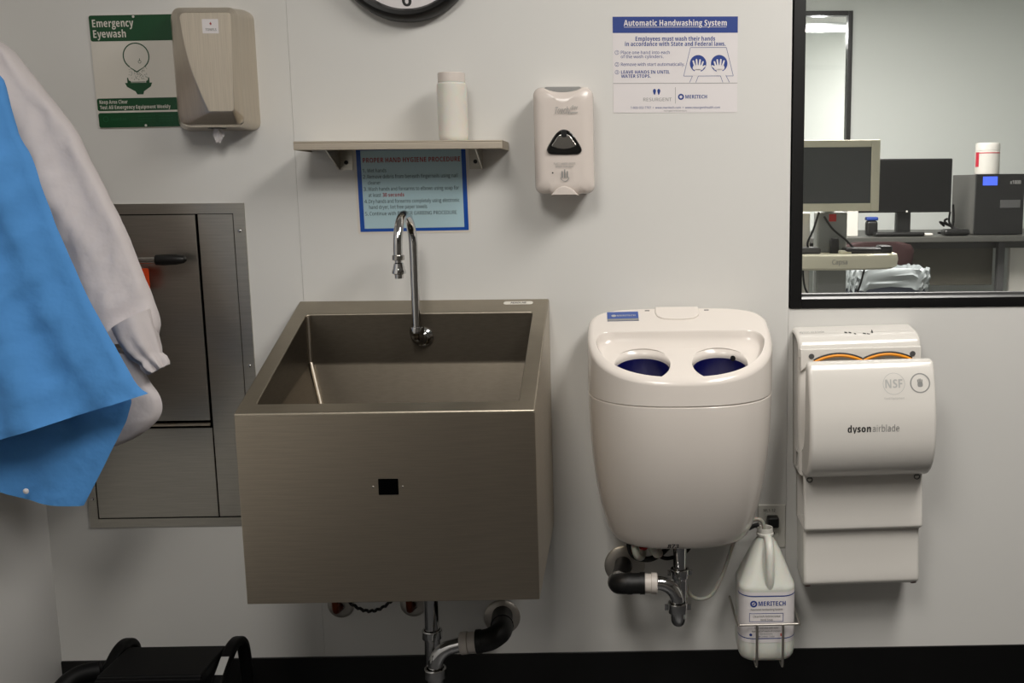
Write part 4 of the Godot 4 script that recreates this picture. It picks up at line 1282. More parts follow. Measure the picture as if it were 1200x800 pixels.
# ------------------------------------------------------------------ soap dispenser
func build_soap() -> void:
	var t := thing("soap_dispenser", "white touch-free soap dispenser with dark triangular window on the wall", "soap dispenser", Vector3(-0.134, 1.33, 0))
	var xa := -0.205; var xb := -0.066; var ya := 1.334; var yb := 1.582
	part(t, "back_plate", MB.new().loft([flat(rr(xa + 0.003, xb - 0.003, ya + 0.004, yb, 0.022, 6), 0.0), flat(rr(xa + 0.003, xb - 0.003, ya + 0.004, yb, 0.022, 6), 0.035), flat(rr(xa + 0.006, xb - 0.006, ya + 0.007, yb - 0.003, 0.020, 6), 0.040)]), M.white_soft)
	part(t, "top_latch", MB.new().prism(rr(xa + 0.026, xb - 0.026, yb - 0.018, yb - 0.0035, 0.006), 0.03, 0.088, 0.003), M.grey_print)
	# cover: bowed front, notched for the latch at the top and the spout at the bottom
	var outline := func(d: float) -> PackedVector2Array:
		var x0 := xa + d; var x1 := xb - d
		var y0 := ya + d; var y1 := yb - 0.004 - d
		var p := [Vector2(x0 + 0.018, y0), Vector2((x0 + x1) / 2 - 0.036, y0), Vector2((x0 + x1) / 2 - 0.030, y0 - 0.004), Vector2((x0 + x1) / 2 + 0.030, y0 - 0.004), Vector2((x0 + x1) / 2 + 0.036, y0), Vector2(x1 - 0.018, y0)]
		for k in 7:
			var a := -PI / 2 + PI / 2 * k / 6
			p.append(Vector2(x1 - 0.018 + 0.018 * cos(a), y0 + 0.018 + 0.018 * sin(a)))
		for k in 7:
			var a := PI / 2 * k / 6
			p.append(Vector2(x1 - 0.020 + 0.020 * cos(a), y1 - 0.020 + 0.020 * sin(a)))
		for k in 9:
			var f := k / 8.0
			p.append(Vector2(lerpf(x1 - 0.024, x0 + 0.024, f), y1 - 0.010 * pow(sin(PI * f), 0.8)))
		for k in 7:
			var a := PI / 2 + PI / 2 * k / 6
			p.append(Vector2(x0 + 0.020 + 0.020 * cos(a), y1 - 0.020 + 0.020 * sin(a)))
		for k in 6:
			var a := PI + PI / 2 * k / 6
			p.append(Vector2(x0 + 0.018 + 0.018 * cos(a), y0 + 0.018 + 0.018 * sin(a)))
		return PackedVector2Array(p)
	var bowed := func(poly: PackedVector2Array, z: float, bow: float) -> PackedVector3Array:
		var o := PackedVector3Array()
		for v in poly:
			var u := (v.x - (xa + xb) / 2) / 0.0695
			var w := (v.y - (ya + yb) / 2) / 0.124
			o.push_back(Vector3(v.x, v.y, z - bow * (u * u * 0.8 + maxf(w, 0.0) ** 3 * 0.6)))
		return o
	var lv := []
	for a in [[0.0, 0.041, 0.0], [0.0, 0.080, 0.002], [0.0015, 0.088, 0.004], [0.005, 0.0945, 0.006], [0.011, 0.0995, 0.007], [0.019, 0.102, 0.008], [0.028, 0.103, 0.008]]:
		lv.append(bowed.call(outline.call(a[0]), a[1], a[2]))
	part(t, "cover", MB.new().loft(lv), M.white_soft, 40)
	part(t, "spout", MB.new().prism(smooth2([Vector2(-0.168, 1.3298), Vector2(-0.154, 1.344), Vector2(-0.1355, 1.351), Vector2(-0.117, 1.344), Vector2(-0.103, 1.3298)], 5, false), 0.05, 0.1043, 0.002), M.white_soft)
	var tri := func(pts: Array) -> PackedVector2Array:
		var o := []
		for v in pts: o.append(Vector2(-0.134 + v[0], 1.444 + v[1]))
		for k in range(pts.size() - 2, 0, -1): o.append(Vector2(-0.134 - pts[k][0], 1.444 + pts[k][1]))
		return smooth2(o, 4)
	var win := part(t, "sight_window", MB.new().prism(tri.call([[0, 0.037], [0.017, 0.029], [0.034, 0.005], [0.0405, -0.010], [0.034, -0.0185], [0.017, -0.020], [0, -0.0205]]), 0.095, 0.1060, 0.003), M.smoked)
	part(win, "inner_bowl", MB.new().prism(tri.call([[0, 0.0265], [0.013, 0.023], [0.024, 0.008], [0.0285, -0.001], [0.015, -0.007], [0, -0.009]]), 0.1, 0.1075, 0.002), M.chrome_soft)
	part(win, "sensor", MB.new().prism(rr(-0.1405, -0.1275, 1.463, 1.480, 0.004), 0.1, 0.1085, 0.001), M.black)
	var z := 0.1045
	var tx := txt(MB.new(), "Touch/", -0.136, 1.524, z, 0.020, 0.036, 0, "serif", 0.25)
	txt(tx, "free", -0.1085, 1.530, z - 0.001, 0.013, 0.014, 0, "serif", 0.25); txt(tx, "dispenser", -0.112, 1.519, z - 0.001, 0.006, 0.022, 0, "sans_bold")
	part(t, "lettering", tx, M.grey_print, 0)
	var sm := txt(MB.new(), "PLACE HANDS UNDER", -0.134, 1.4030, z, 0.0065, 0.050)
	txt(sm, "SPOUT FOR SOAP", -0.134, 1.3965, z, 0.0065, 0.042)
	for k in 3: sm.add(sheet(rr(-0.1355 + (k - 1) * 0.006, -0.1325 + (k - 1) * 0.006, 1.370, 1.390 - 0.004 * absi(k - 1), 0.0014), z))
	sm.add(ring_band(-0.134, 1.372, 0.0085, 0.0100, z, 24, PI, TAU))
	part(t, "print", sm, M.grey_print, 0)
	part(t, "lock_hole", sheet(disc(-0.162, 1.382, 0.0018, 10), z - 0.0005), M.black, 0)


# ------------------------------------------------------------------ clock
func build_clock() -> void:
	var c := Vector3(-0.500, 1.905, 0)
	var t := thing("wall_clock", "round wall clock with black rim, cut off by the top edge", "clock", c)
	var xf := axis(c, Vector3.BACK)
	var R := 0.170
	part(t, "rim", MB.new().lathe([Vector2(R - 0.004, 0.0), Vector2(R, 0.010), Vector2(R, 0.028), Vector2(R - 0.005, 0.040), Vector2(R - 0.013, 0.045), Vector2(R - 0.022, 0.042), Vector2(R - 0.028, 0.032), Vector2(R - 0.030, 0.016)], 72, xf), M.black)
	part(t, "face", MB.new().lathe([Vector2(0, 0.015), Vector2(R - 0.028, 0.015), Vector2(R - 0.028, 0.018), Vector2(0, 0.018)], 64, xf), M.paper)
	var nm := MB.new()
	for h in range(1, 13):
		var a := TAU * h / 12.0
		txt(nm, str(h), c.x + 0.118 * sin(a), c.y + 0.118 * cos(a), 0.0184, 0.046, 0, 0, "sans_bold")
	part(t, "numerals", nm, M.dark_print, 0)
	for h in [[2.1, 0.075, 0.005], [0.75, 0.115, 0.0035]]:
		var d := Vector3(sin(h[0]), cos(h[0]), 0)
		part(t, "hand", MB.new().tube([c - d * 0.02 + Vector3(0, 0, 0.022), c + d * h[1] + Vector3(0, 0, 0.022)], [h[2] * 0.5, h[2] * 0.3], 6), M.black)


# ------------------------------------------------------------------ drain traps, supplies, hoses
func flange(parent: Node, at: Vector3, r: float, hole: float) -> void:
	part(parent, "wall_flange", MB.new().lathe([Vector2(r, 0.0005), Vector2(r, 0.002), Vector2(r * 0.93, 0.006), Vector2(r * 0.7, 0.010), Vector2(hole, 0.011), Vector2(hole, 0.0005)], 36, axis(at, Vector3.BACK)), M.flange)

func nut(parent: Node, at: Vector3, dir: Vector3, r: float, h: float, wings := true) -> void:
	var xf := axis(at, dir)
	var mb := MB.new().lathe([Vector2(r * 0.78, -h / 2), Vector2(r * 0.95, -h / 2), Vector2(r, -h / 2 + 0.002), Vector2(r, h / 2 - 0.002), Vector2(r * 0.95, h / 2), Vector2(r * 0.78, h / 2)], 24, xf)
	if wings:
		for s in [-1, 1]: mb.add(MB.new().rbox(Vector3(s * r * 1.12 - 0.004, -h * 0.3, -0.003), Vector3(s * r * 1.12 + 0.004, h * 0.3, 0.003), 0.0012, 1), xf)
	part(parent, "slip_nut", mb, M.chrome)

func arc(c: Vector3, a: Vector3, b: Vector3, r: float, t0: float, t1: float, n := 10) -> Array:
	var o := []
	for k in n + 1:
		var t := lerpf(t0, t1, float(k) / n)
		o.append(c + (a * cos(t) + b * sin(t)) * r)
	return o

func build_traps() -> void:
	# ---- under the hand washing station
	var t := thing("drain_trap", "chrome drain trap with black rubber elbow under the white hand washing station", "drain trap", Vector3(0.128, 0.30, 0.15))
	var r := 0.0165
	var a := Vector3(0.1285, 0, 0.145)
	part(t, "tailpiece", MB.new().tube([a + Vector3(0, 0.5115, 0), a + Vector3(0, 0.425, 0)], r, 20), M.chrome)
	nut(t, a + Vector3(0, 0.420, 0), Vector3.UP, 0.0235, 0.022)
	var bend := [a + Vector3(0, 0.422, 0), a + Vector3(0, 0.345, 0)]
	var u := Vector3(-0.14, 0, 0.99).normalized()
	var c := a + u * 0.030 + Vector3(0, 0.347, 0)
	bend += arc(c, -u, Vector3.DOWN, 0.030, 0.0, PI, 14)
	bend.append(a + u * 0.060 + Vector3(0, 0.356, 0))
	part(t, "j_bend", MB.new().tube(bend, r + 0.0022, 20), M.chrome)
	var m := a + u * 0.060
	nut(t, m + Vector3(0, 0.358, 0), Vector3.UP, 0.0245, 0.024)
	var el := [m + Vector3(0, 0.345, 0), m + Vector3(-0.001, 0.368, 0)]
	el += arc(m + Vector3(-0.050, 0.370, 0), Vector3.RIGHT, Vector3.UP, 0.049, 0.0, PI / 2 - 0.1, 12)
	el.append(Vector3(0.050, 0.422, 0.205))
	part(t, "elbow", MB.new().tube(el, r, 20), M.chrome)
	var dir := Vector3(-1, 0.03, 0).normalized()
	part(t, "white_coupling", MB.new().lathe([Vector2(0.0, -0.001), Vector2(0.0225, 0.0), Vector2(0.0250, 0.002), Vector2(0.0255, 0.015), Vector2(0.0225, 0.016), Vector2(0.0230, 0.018), Vector2(0.0235, 0.046), Vector2(0.0215, 0.048), Vector2(0, 0.048)], 24, axis(Vector3(0.072, 0.418, 0.205), dir)), M.pvc, 38, "white plastic coupling")
	var be := [Vector3(0.032, 0.419, 0.205), Vector3(0.005, 0.419, 0.205), Vector3(-0.006, 0.418, 0.203), Vector3(-0.018, 0.413, 0.190), Vector3(-0.022, 0.405, 0.165), Vector3(-0.020, 0.398, 0.12), Vector3(-0.012, 0.393, 0.05), Vector3(-0.010, 0.392, 0.008)]
	part(t, "rubber_elbow", MB.new().tube(smooth(be, 4), [0.0245, 0.0245, 0.0245, 0.0245, 0.0245, 0.0245, 0.0245, 0.0245, 0.0245, 0.0245, 0.0245, 0.0245, 0.0245, 0.0245, 0.024, 0.0235, 0.023, 0.022, 0.021, 0.021, 0.021, 0.021, 0.021, 0.021, 0.021, 0.021, 0.021, 0.021, 0.021], 20), M.black_rubber, 38, "black rubber elbow")
	part(t, "hose_clamp", MB.new().tube(smooth([Vector3(-0.0215, 0.4045, 0.160), Vector3(-0.0212, 0.402, 0.150)], 2), 0.0258, 20), M.chrome_soft)
	for q in [[Vector3(0.036, 0.419, 0.205), 0.0262], [Vector3(0.006, 0.419, 0.205), 0.0258]]:
		part(t, "rubber_collar", MB.new().lathe([Vector2(0.02, -0.006), Vector2(q[1], -0.006), Vector2(q[1], 0.006), Vector2(0.02, 0.006)], 20, axis(q[0], Vector3.LEFT)), M.black_rubber)
	flange(t, Vector3(-0.006, 0.386, 0.0), 0.052, 0.02)
	# ---- under the scrub sink
	t = thing("drain_trap", "chrome drain trap with black rubber elbow under the stainless scrub sink", "drain trap", Vector3(-0.466, 0.2, 0.17))
	a = Vector3(-0.4735, 0, 0.165)
	r = 0.0175
	part(t, "tailpiece", MB.new().tube([a + Vector3(0, 0.4915, 0), a + Vector3(0, 0.296, 0)], r, 20), M.chrome)
	nut(t, a + Vector3(0, 0.283, 0), Vector3.UP, 0.0245, 0.022, false)
	bend = [a + Vector3(0, 0.284, 0), a + Vector3(0, 0.205, 0)]
	u = Vector3(0.25, 0, 0.97).normalized()
	c = a + u * 0.032 + Vector3(0, 0.196, 0)
	bend += arc(c, -u, Vector3.DOWN, 0.032, 0.0, PI, 14)
	bend.append(a + u * 0.064 + Vector3(0, 0.212, 0))
	part(t, "j_bend", MB.new().tube(bend, r + 0.0022, 20), M.chrome)
	m = a + u * 0.064
	nut(t, m + Vector3(0, 0.214, 0), Vector3.UP, 0.0265, 0.024, false)
	el = [m + Vector3(0, 0.200, 0), m + Vector3(0.001, 0.226, 0)]
	el += arc(m + Vector3(0.052, 0.228, 0), Vector3.LEFT, Vector3.UP, 0.051, 0.0, PI / 2 - 0.25, 12)
	el.append(Vector3(-0.382, 0.288, 0.226))
	part(t, "elbow", MB.new().tube(el, r, 20), M.chrome)
	dir = Vector3(1, 0.10, 0).normalized()
	part(t, "white_coupling", MB.new().lathe([Vector2(0, 0), Vector2(0.0245, 0.0), Vector2(0.0265, 0.002), Vector2(0.0265, 0.018), Vector2(0.0235, 0.019), Vector2(0.0245, 0.021), Vector2(0.0245, 0.043), Vector2(0, 0.043)], 24, axis(Vector3(-0.396, 0.2855, 0.226), dir)), M.pvc, 38, "white plastic coupling")
	be = [Vector3(-0.356, 0.289, 0.226), Vector3(-0.340, 0.291, 0.226), Vector3(-0.322, 0.295, 0.222), Vector3(-0.306, 0.300, 0.205), Vector3(-0.305, 0.292, 0.16), Vector3(-0.315, 0.272, 0.09), Vector3(-0.323, 0.258, 0.01)]
	part(t, "rubber_elbow", MB.new().tube(smooth(be, 5), 0.0265, 20), M.black_rubber, 38, "black rubber elbow")
	for q in [[Vector3(-0.352, 0.2895, 0.226), Vector3(1, 0.1, 0), 0.0285], [Vector3(-0.309, 0.284, 0.13), Vector3(0.14, 0.28, 1), 0.0285]]:
		part(t, "rubber_collar", MB.new().lathe([Vector2(0.02, -0.006), Vector2(q[2], -0.006), Vector2(q[2], 0.006), Vector2(0.02, 0.006)], 20, axis(q[0], q[1])), M.black_rubber)
	flange(t, Vector3(-0.325, 0.250, 0.0), 0.047, 0.024)
	# ---- water supplies of the scrub sink
	for q in [["chrome supply fitting on the wall under the left half of the sink", -0.738], ["chrome supply fitting on the wall right behind the sink's drain pipe", -0.552]]:
		var x: float = q[1]
		var s := thing("supply_fitting", q[0], "pipe fitting", Vector3(x, 0.29, 0), "supply fittings under the sink")
		flange(s, Vector3(x, 0.290, 0.0), 0.034, 0.012)
		part(s, "pipe", MB.new().tube(smooth([Vector3(x, 0.290, 0.008), Vector3(x, 0.290, 0.035), Vector3(x, 0.302, 0.048), Vector3(x, 0.36, 0.05), Vector3(x, 0.489, 0.05)], 5), 0.0085, 14), M.copper, 38, "reddish copper pipe")
	var h := thing("braided_hose", "thin dark braided hose sagging under the bottom edge of the scrub sink", "hose", Vector3(-0.64, 0.3, 0.06))
	var tw := []
	for k in 41:
		var f := k / 40.0
		tw.append(Vector3(lerpf(-0.73, -0.56, f), 0.360 - 0.058 * sin(PI * f) + 0.002 * sin(k * 1.9), 0.07 + 0.002 * cos(k * 1.9)))
	part(h, "hose", MB.new().tube(tw, 0.004, 8), M.black_rubber)
	# ---- cables and hoses under the hand washing station
	var hs := [["power_cable", "thick black cable looped under the left half of the hand washing station", "cable", [Vector3(0.015, 0.511, 0.14), Vector3(0.006, 0.50, 0.15), Vector3(0.015, 0.470, 0.155), Vector3(0.05, 0.459, 0.155), Vector3(0.082, 0.464, 0.135), Vector3(0.108, 0.476, 0.110), Vector3(0.15, 0.484, 0.105), Vector3(0.168, 0.50, 0.12), Vector3(0.172, 0.511, 0.12)], 0.007, M.black_rubber],
		["power_cable", "thin black cable loop behind the chrome tailpiece of the hand washing station", "cable", [Vector3(0.055, 0.511, 0.10), Vector3(0.065, 0.47, 0.11), Vector3(0.090, 0.445, 0.11), Vector3(0.12, 0.446, 0.105), Vector3(0.150, 0.46, 0.10), Vector3(0.170, 0.50, 0.10), Vector3(0.172, 0.511, 0.10)], 0.005, M.black_rubber],
		["water_hose", "grey hose hanging under the station above the black rubber elbow", "hose", [Vector3(0.018, 0.511, 0.19), Vector3(0.020, 0.498, 0.195), Vector3(0.026, 0.480, 0.19), Vector3(0.036, 0.468, 0.16), Vector3(0.040, 0.455, 0.09), Vector3(0.030, 0.440, 0.02), Vector3(0.030, 0.438, 0.0)], 0.0085, M.tube],
		["water_hose", "grey hose hanging under the station between elbow and chrome tailpiece", "hose", [Vector3(0.056, 0.511, 0.19), Vector3(0.060, 0.500, 0.195), Vector3(0.070, 0.485, 0.19), Vector3(0.078, 0.474, 0.16), Vector3(0.078, 0.460, 0.10), Vector3(0.060, 0.45, 0.02), Vector3(0.060, 0.449, 0.0)], 0.0085, M.tube],
		["soap_tube", "clear plastic tube sagging from the hand washing station to the jug", "tube", [Vector3(0.150, 0.511, 0.10), Vector3(0.142, 0.46, 0.10), Vector3(0.146, 0.375, 0.11), Vector3(0.160, 0.345, 0.11), Vector3(0.185, 0.337, 0.11), Vector3(0.212, 0.352, 0.11), Vector3(0.240, 0.410, 0.11), Vector3(0.262, 0.475, 0.105), Vector3(0.285, 0.515, 0.10), Vector3(0.312, 0.535, 0.10), Vector3(0.330, 0.535, 0.10), Vector3(0.338, 0.52, 0.10), Vector3(0.338, 0.49, 0.10)], 0.0048, M.tube]]
	for q in hs:
		var o := thing(q[0], q[1], q[2], q[3][0], "")
		part(o, "hose", MB.new().tube(smooth(q[3], 6), q[4], 12), q[5])
	var wr := thing("wire", "short red wire between the cables under the hand washing station", "wire", Vector3(0.04, 0.49, 0.17))
	part(wr, "hose", MB.new().tube(smooth([Vector3(0.030, 0.511, 0.17), Vector3(0.033, 0.498, 0.175), Vector3(0.045, 0.494, 0.175), Vector3(0.052, 0.511, 0.17)], 6), 0.004, 8), mat(Color(0.7, 0.12, 0.1), 0.4))


# ------------------------------------------------------------------ soap jug in its wire holder
func build_jug() -> void:
	var c := Vector3(0.342, 0.0, 0.098)
	var y0 := 0.193
	var t := thing("jug", "translucent white gallon jug with a blue printed label in a wire holder", "jug", Vector3(c.x, y0, c.z))
	var rings := []
	var section := func(hw: float, r: float, y: float) -> PackedVector3Array:
		return over(rr(c.x - hw, c.x + hw, c.z - hw, c.z + hw, r, 7), func(_x: float, _z: float) -> float: return y)
	for a in [[0.0, 0.048, 0.022], [0.001, 0.056, 0.028], [0.006, 0.063, 0.032], [0.015, 0.0675, 0.034], [0.03, 0.0695, 0.035], [0.05, 0.0690, 0.035], [0.052, 0.0682, 0.0345], [0.183, 0.0682, 0.0345], [0.185, 0.0688, 0.035], [0.190, 0.0685, 0.036], [0.196, 0.0665, 0.038], [0.202, 0.0635, 0.038], [0.215, 0.0585, 0.037], [0.24, 0.0485, 0.034], [0.265, 0.0380, 0.030], [0.284, 0.0285, 0.025], [0.294, 0.0220, 0.0205], [0.299, 0.0195, 0.0190]]:
		rings.append(section.call(a[1], a[2], y0 + a[0]))
	part(t, "body", MB.new().loft(rings), M.hdpe, 50)
	var nx := Transform3D(Basis(), Vector3(c.x, y0, c.z))
	part(t, "neck", MB.new().lathe([Vector2(0.0185, 0.296), Vector2(0.0190, 0.303), Vector2(0.0215, 0.305), Vector2(0.0215, 0.309), Vector2(0.0195, 0.311), Vector2(0.0195, 0.321), Vector2(0.0185, 0.323), Vector2(0.0165, 0.322), Vector2(0.0160, 0.300), Vector2(0, 0.300)], 30, nx), M.white_plastic)
	var hp := [Vector3(c.x + 0.004, y0 + 0.300, c.z + 0.012), Vector3(c.x + 0.004, y0 + 0.300, c.z + 0.030), Vector3(c.x + 0.004, y0 + 0.292, c.z + 0.046), Vector3(c.x + 0.004, y0 + 0.27, c.z + 0.058), Vector3(c.x + 0.004, y0 + 0.23, c.z + 0.064), Vector3(c.x + 0.004, y0 + 0.205, c.z + 0.062), Vector3(c.x + 0.004, y0 + 0.18, c.z + 0.056)]
	part(t, "handle", MB.new().tube(smooth(hp, 5), 0.0105, 14), M.hdpe)
	# label wrapped over the front and the corners
	var hw := 0.0686; var rr_ := 0.0345
	var wrap := func(u: float, y: float, lift: float) -> Vector3:
		var f := hw - rr_
		if absf(u) <= f: return Vector3(c.x + u, y0 + y, c.z + hw + lift)
		var an := minf((absf(u) - f) / rr_, PI / 2)
		var ex := maxf(absf(u) - f - rr_ * PI / 2, 0.0)
		return Vector3(c.x + signf(u) * (f + (rr_ + lift) * sin(an)), y0 + y, c.z + f + (rr_ + lift) * cos(an) - ex)
	var strip := func(u0: float, u1: float, ya: float, yb: float, lift: float) -> MB:
		var mb := MB.new()
		var n := 30
		for k in n:
			var p0 := lerpf(u0, u1, float(k) / n); var p1 := lerpf(u0, u1, float(k + 1) / n)
			mb.quad(wrap.call(p0, ya, lift), wrap.call(p1, ya, lift), wrap.call(p1, yb, lift), wrap.call(p0, yb, lift))
		return mb
	var onto := func(mb: MB, lift := 0.0009) -> MB:
		for i in mb.p.size(): mb.p[i] = wrap.call(mb.p[i].x, mb.p[i].y, lift)
		return mb
	var lab := part(t, "label", strip.call(-0.095, 0.095, 0.053, 0.182, 0.0003), M.paper)
	for q in [[-0.095, 0.095, 0.0628, 0.0651], [-0.095, 0.095, 0.1709, 0.1737]]: part(lab, "blue_bar", strip.call(q[0], q[1], q[2], q[3], 0.0007), M.blue_print)
	var bl := MB.new()
	for q in [[-0.046, 0.037, 0.1278, 0.1291], [-0.046, 0.037, 0.1071, 0.1082], [-0.046, -0.0448, 0.1071, 0.1291], [0.0358, 0.037, 0.1071, 0.1291]]: bl.add(strip.call(q[0], q[1], q[2], q[3], 0.0007))
	bl.add(onto.call(ring_band(-0.0355, 0.1531, 0.0045, 0.0085, 0, 28)))
	bl.add(onto.call(sheet(PackedVector2Array([Vector2(-0.040, 0.1519), Vector2(-0.0355, 0.1502), Vector2(-0.0315, 0.1571), Vector2(-0.0355, 0.1542)]), 0)))
	bl.add(onto.call(txt(MB.new(), "MERITECH", -0.024, 0.1536, 0, 0.0155, 0.066, -1, "sans_bold")))
	bl.add(onto.call(ring_band(-0.042, 0.0737, 0.0, 0.0035, 0, 16)))
	part(lab, "blue_print", bl, M.blue_print, 0)
	var gy := MB.new()
	for q in [["Automated Handwashing Systems", 0.1387, 0.0075, 0.078], ["CleanTech Antimicrobial", 0.1211, 0.0075, 0.066], ["Hand Soap", 0.1122, 0.0075, 0.030], ["For use with automated systems", 0.0996, 0.0060, 0.080], ["Apply and rinse with water", 0.0915, 0.0060, 0.060], ["Keep out of reach of children", 0.0829, 0.0060, 0.070], ["Directions", 0.0760, 0.0055, 0.030], ["Net Contents: 1 Gallon", 0.0693, 0.0055, 0.040]]:
		gy.add(onto.call(txt(MB.new(), q[0], -0.004, q[1], 0, q[2], q[3])))
	part(lab, "small_print", gy, M.grey_plastic, 0)
	part(lab, "red_mark", strip.call(0.030, 0.038, 0.070, 0.077, 0.0007), mat(Color(0.75, 0.25, 0.24), 0.5))
	# wire holder screwed to the wall
	var w := thing("wire_holder", "bent wire bottle holder on the wall around the gallon jug", "bottle holder", Vector3(0.342, 0.185, 0))
	var xl := 0.268; var xr := 0.417; var yb := 0.297; var zf := 0.178
	part(w, "hoop", MB.new().tube(smooth([Vector3(xl - 0.003, yb, 0.003), Vector3(xl - 0.001, yb, zf - 0.012), Vector3(xl + 0.004, yb, zf - 0.003), Vector3(xl + 0.014, yb, zf), Vector3(xr - 0.014, yb + 0.001, zf), Vector3(xr - 0.004, yb + 0.001, zf - 0.003), Vector3(xr + 0.001, yb + 0.001, zf - 0.012), Vector3(xr + 0.003, yb + 0.001, 0.003)], 5), 0.0028, 10), M.flange)
	for x in [0.313, 0.376]:
		part(w, "prong", MB.new().tube(smooth([Vector3(x, yb + 0.002, zf + 0.004), Vector3(x, 0.21, zf + 0.004), Vector3(x, 0.194, zf), Vector3(x, 0.189, zf - 0.012), Vector3(x, 0.1885, 0.06), Vector3(x, 0.1885, 0.003)], 5), 0.0032, 10), M.flange)


# ------------------------------------------------------------------ outlet with plug
func build_outlet() -> void:
	var t := thing("wall_outlet", "white electrical outlet plate on the wall behind the jug", "outlet", Vector3(0.372, 0.485, 0))
	part(t, "plate", MB.new().rbox(Vector3(0.337, 0.4275, 0.0), Vector3(0.408, 0.5425, 0.0055), 0.0025), M.white_plastic)
	part(t, "lettering", txt(MB.new(), "ML1-12", 0.366, 0.528, 0.0058, 0.010, 0.030), M.dark_print, 0)
	for y in [0.506, 0.464]:
		var rc := part(t, "receptacle", MB.new().prism(rr(0.356, 0.389, y - 0.014, y + 0.014, 0.006), 0.004, 0.0075, 0.001), M.white_plastic)
		for q in [[-0.0065, 0.004, 0.0009, 0.0035], [0.0065, 0.004, 0.0009, 0.003], [0.0, -0.007, 0.0018, 0.0022]]:
			part(rc, "slot", MB.new().box(Vector3(0.3725 + q[0] - q[2], y + q[1] - q[3], 0.0074), Vector3(0.3725 + q[0] + q[2], y + q[1] + q[3], 0.0078)), M.black_matte, 20)
	var p := thing("power_plug", "black power plug in the wall outlet with its cord passing behind the jug neck", "plug", Vector3(0.372, 0.505, 0.02))
	part(p, "plug_body", MB.new().rbox(Vector3(0.359, 0.490, 0.0078), Vector3(0.387, 0.517, 0.036), 0.004), M.black)
	part(p, "cord", MB.new().tube(smooth([Vector3(0.362, 0.495, 0.028), Vector3(0.345, 0.494, 0.036), Vector3(0.325, 0.500, 0.045), Vector3(0.300, 0.508, 0.055), Vector3(0.275, 0.505, 0.06), Vector3(0.255, 0.500, 0.07), Vector3(0.235, 0.502, 0.08), Vector3(0.225, 0.5115, 0.09)], 6), 0.0042, 10), M.black)
	var k := thing("connector", "small black connector on the tube end beside the jug mouth", "connector", Vector3(0.315, 0.52, 0.10))
	part(k, "body", MB.new().tube([Vector3(0.298, 0.5195, 0.120), Vector3(0.309, 0.526, 0.12), Vector3(0.324, 0.531, 0.12)], [0.005, 0.0055, 0.0045], 10), M.black)


# ------------------------------------------------------------------ black step stool
func build_stool() -> void:
	var t := thing("step_stool", "black plastic step stool with arched side rails standing at the bottom left", "step stool", Vector3(-1.05, 0, 0.33))
	var xl := -1.165; var xr := -0.935
	part(t, "top_step", MB.new().rbox(Vector3(xl, 0.276, 0.243), Vector3(xr, 0.300, 0.392), 0.006), M.stool)
	part(t, "tread_edge", MB.new().rbox(Vector3(xl, 0.264, 0.386), Vector3(xr, 0.2945, 0.398), 0.004), M.stool)
	part(t, "lower_step", MB.new().rbox(Vector3(xl, 0.13, 0.46), Vector3(xr, 0.152, 0.60), 0.006), M.stool)
	for s in [[xl - 0.014, "left"], [xr + 0.014, "right"]]:
		var x: float = s[0]
		var path := smooth([Vector3(x, 0.0, 0.60), Vector3(x, 0.09, 0.53), Vector3(x, 0.188, 0.43), Vector3(x, 0.253, 0.345), Vector3(x, 0.291, 0.275), Vector3(x, 0.300, 0.235), Vector3(x, 0.289, 0.200), Vector3(x, 0.25, 0.182), Vector3(x, 0.13, 0.172), Vector3(x, 0.0, 0.168)], 6)
		var rings := []
		for i in path.size():
			var d: Vector3 = (path[mini(i + 1, path.size() - 1)] - path[maxi(i - 1, 0)]).normalized()
			var nn := Vector3(1, 0, 0)
			var b := d.cross(nn)
			var ring := PackedVector3Array()
			for v in rr(-0.014, 0.014, -0.010, 0.010, 0.007, 3): ring.push_back(path[i] + nn * v.x + b * v.y)
			ring.reverse()
			rings.append(ring)
		part(t, "side_rail", MB.new().loft(rings), M.stool, 50)
	# bulge of the foot on the left
	part(t, "foot_cover", MB.new().tube(smooth([Vector3(-1.275, 0.0, 0.42), Vector3(-1.272, 0.17, 0.40), Vector3(-1.262, 0.245, 0.37), Vector3(-1.235, 0.275, 0.34), Vector3(-1.19, 0.280, 0.32)], 6), 0.022, 16), M.stool)
	var lb := MB.new().rbox(Vector3(-0.009, -0.024, 0), Vector3(0.009, 0.024, 0.0008), 0.0003, 1)
	var dirv := Vector3(0, -0.038, 0.070).normalized()
	var nrm := Vector3(0, dirv.z, -dirv.y).normalized()
	var bs := Basis(Vector3.RIGHT, -dirv, nrm if Vector3.RIGHT.cross(-dirv).dot(nrm) > 0 else -nrm)
	part(t, "label", lb.moved(Transform3D(bs, Vector3(xr + 0.014, 0.2735, 0.309) + nrm * 0.0108)), M.grey_faint)


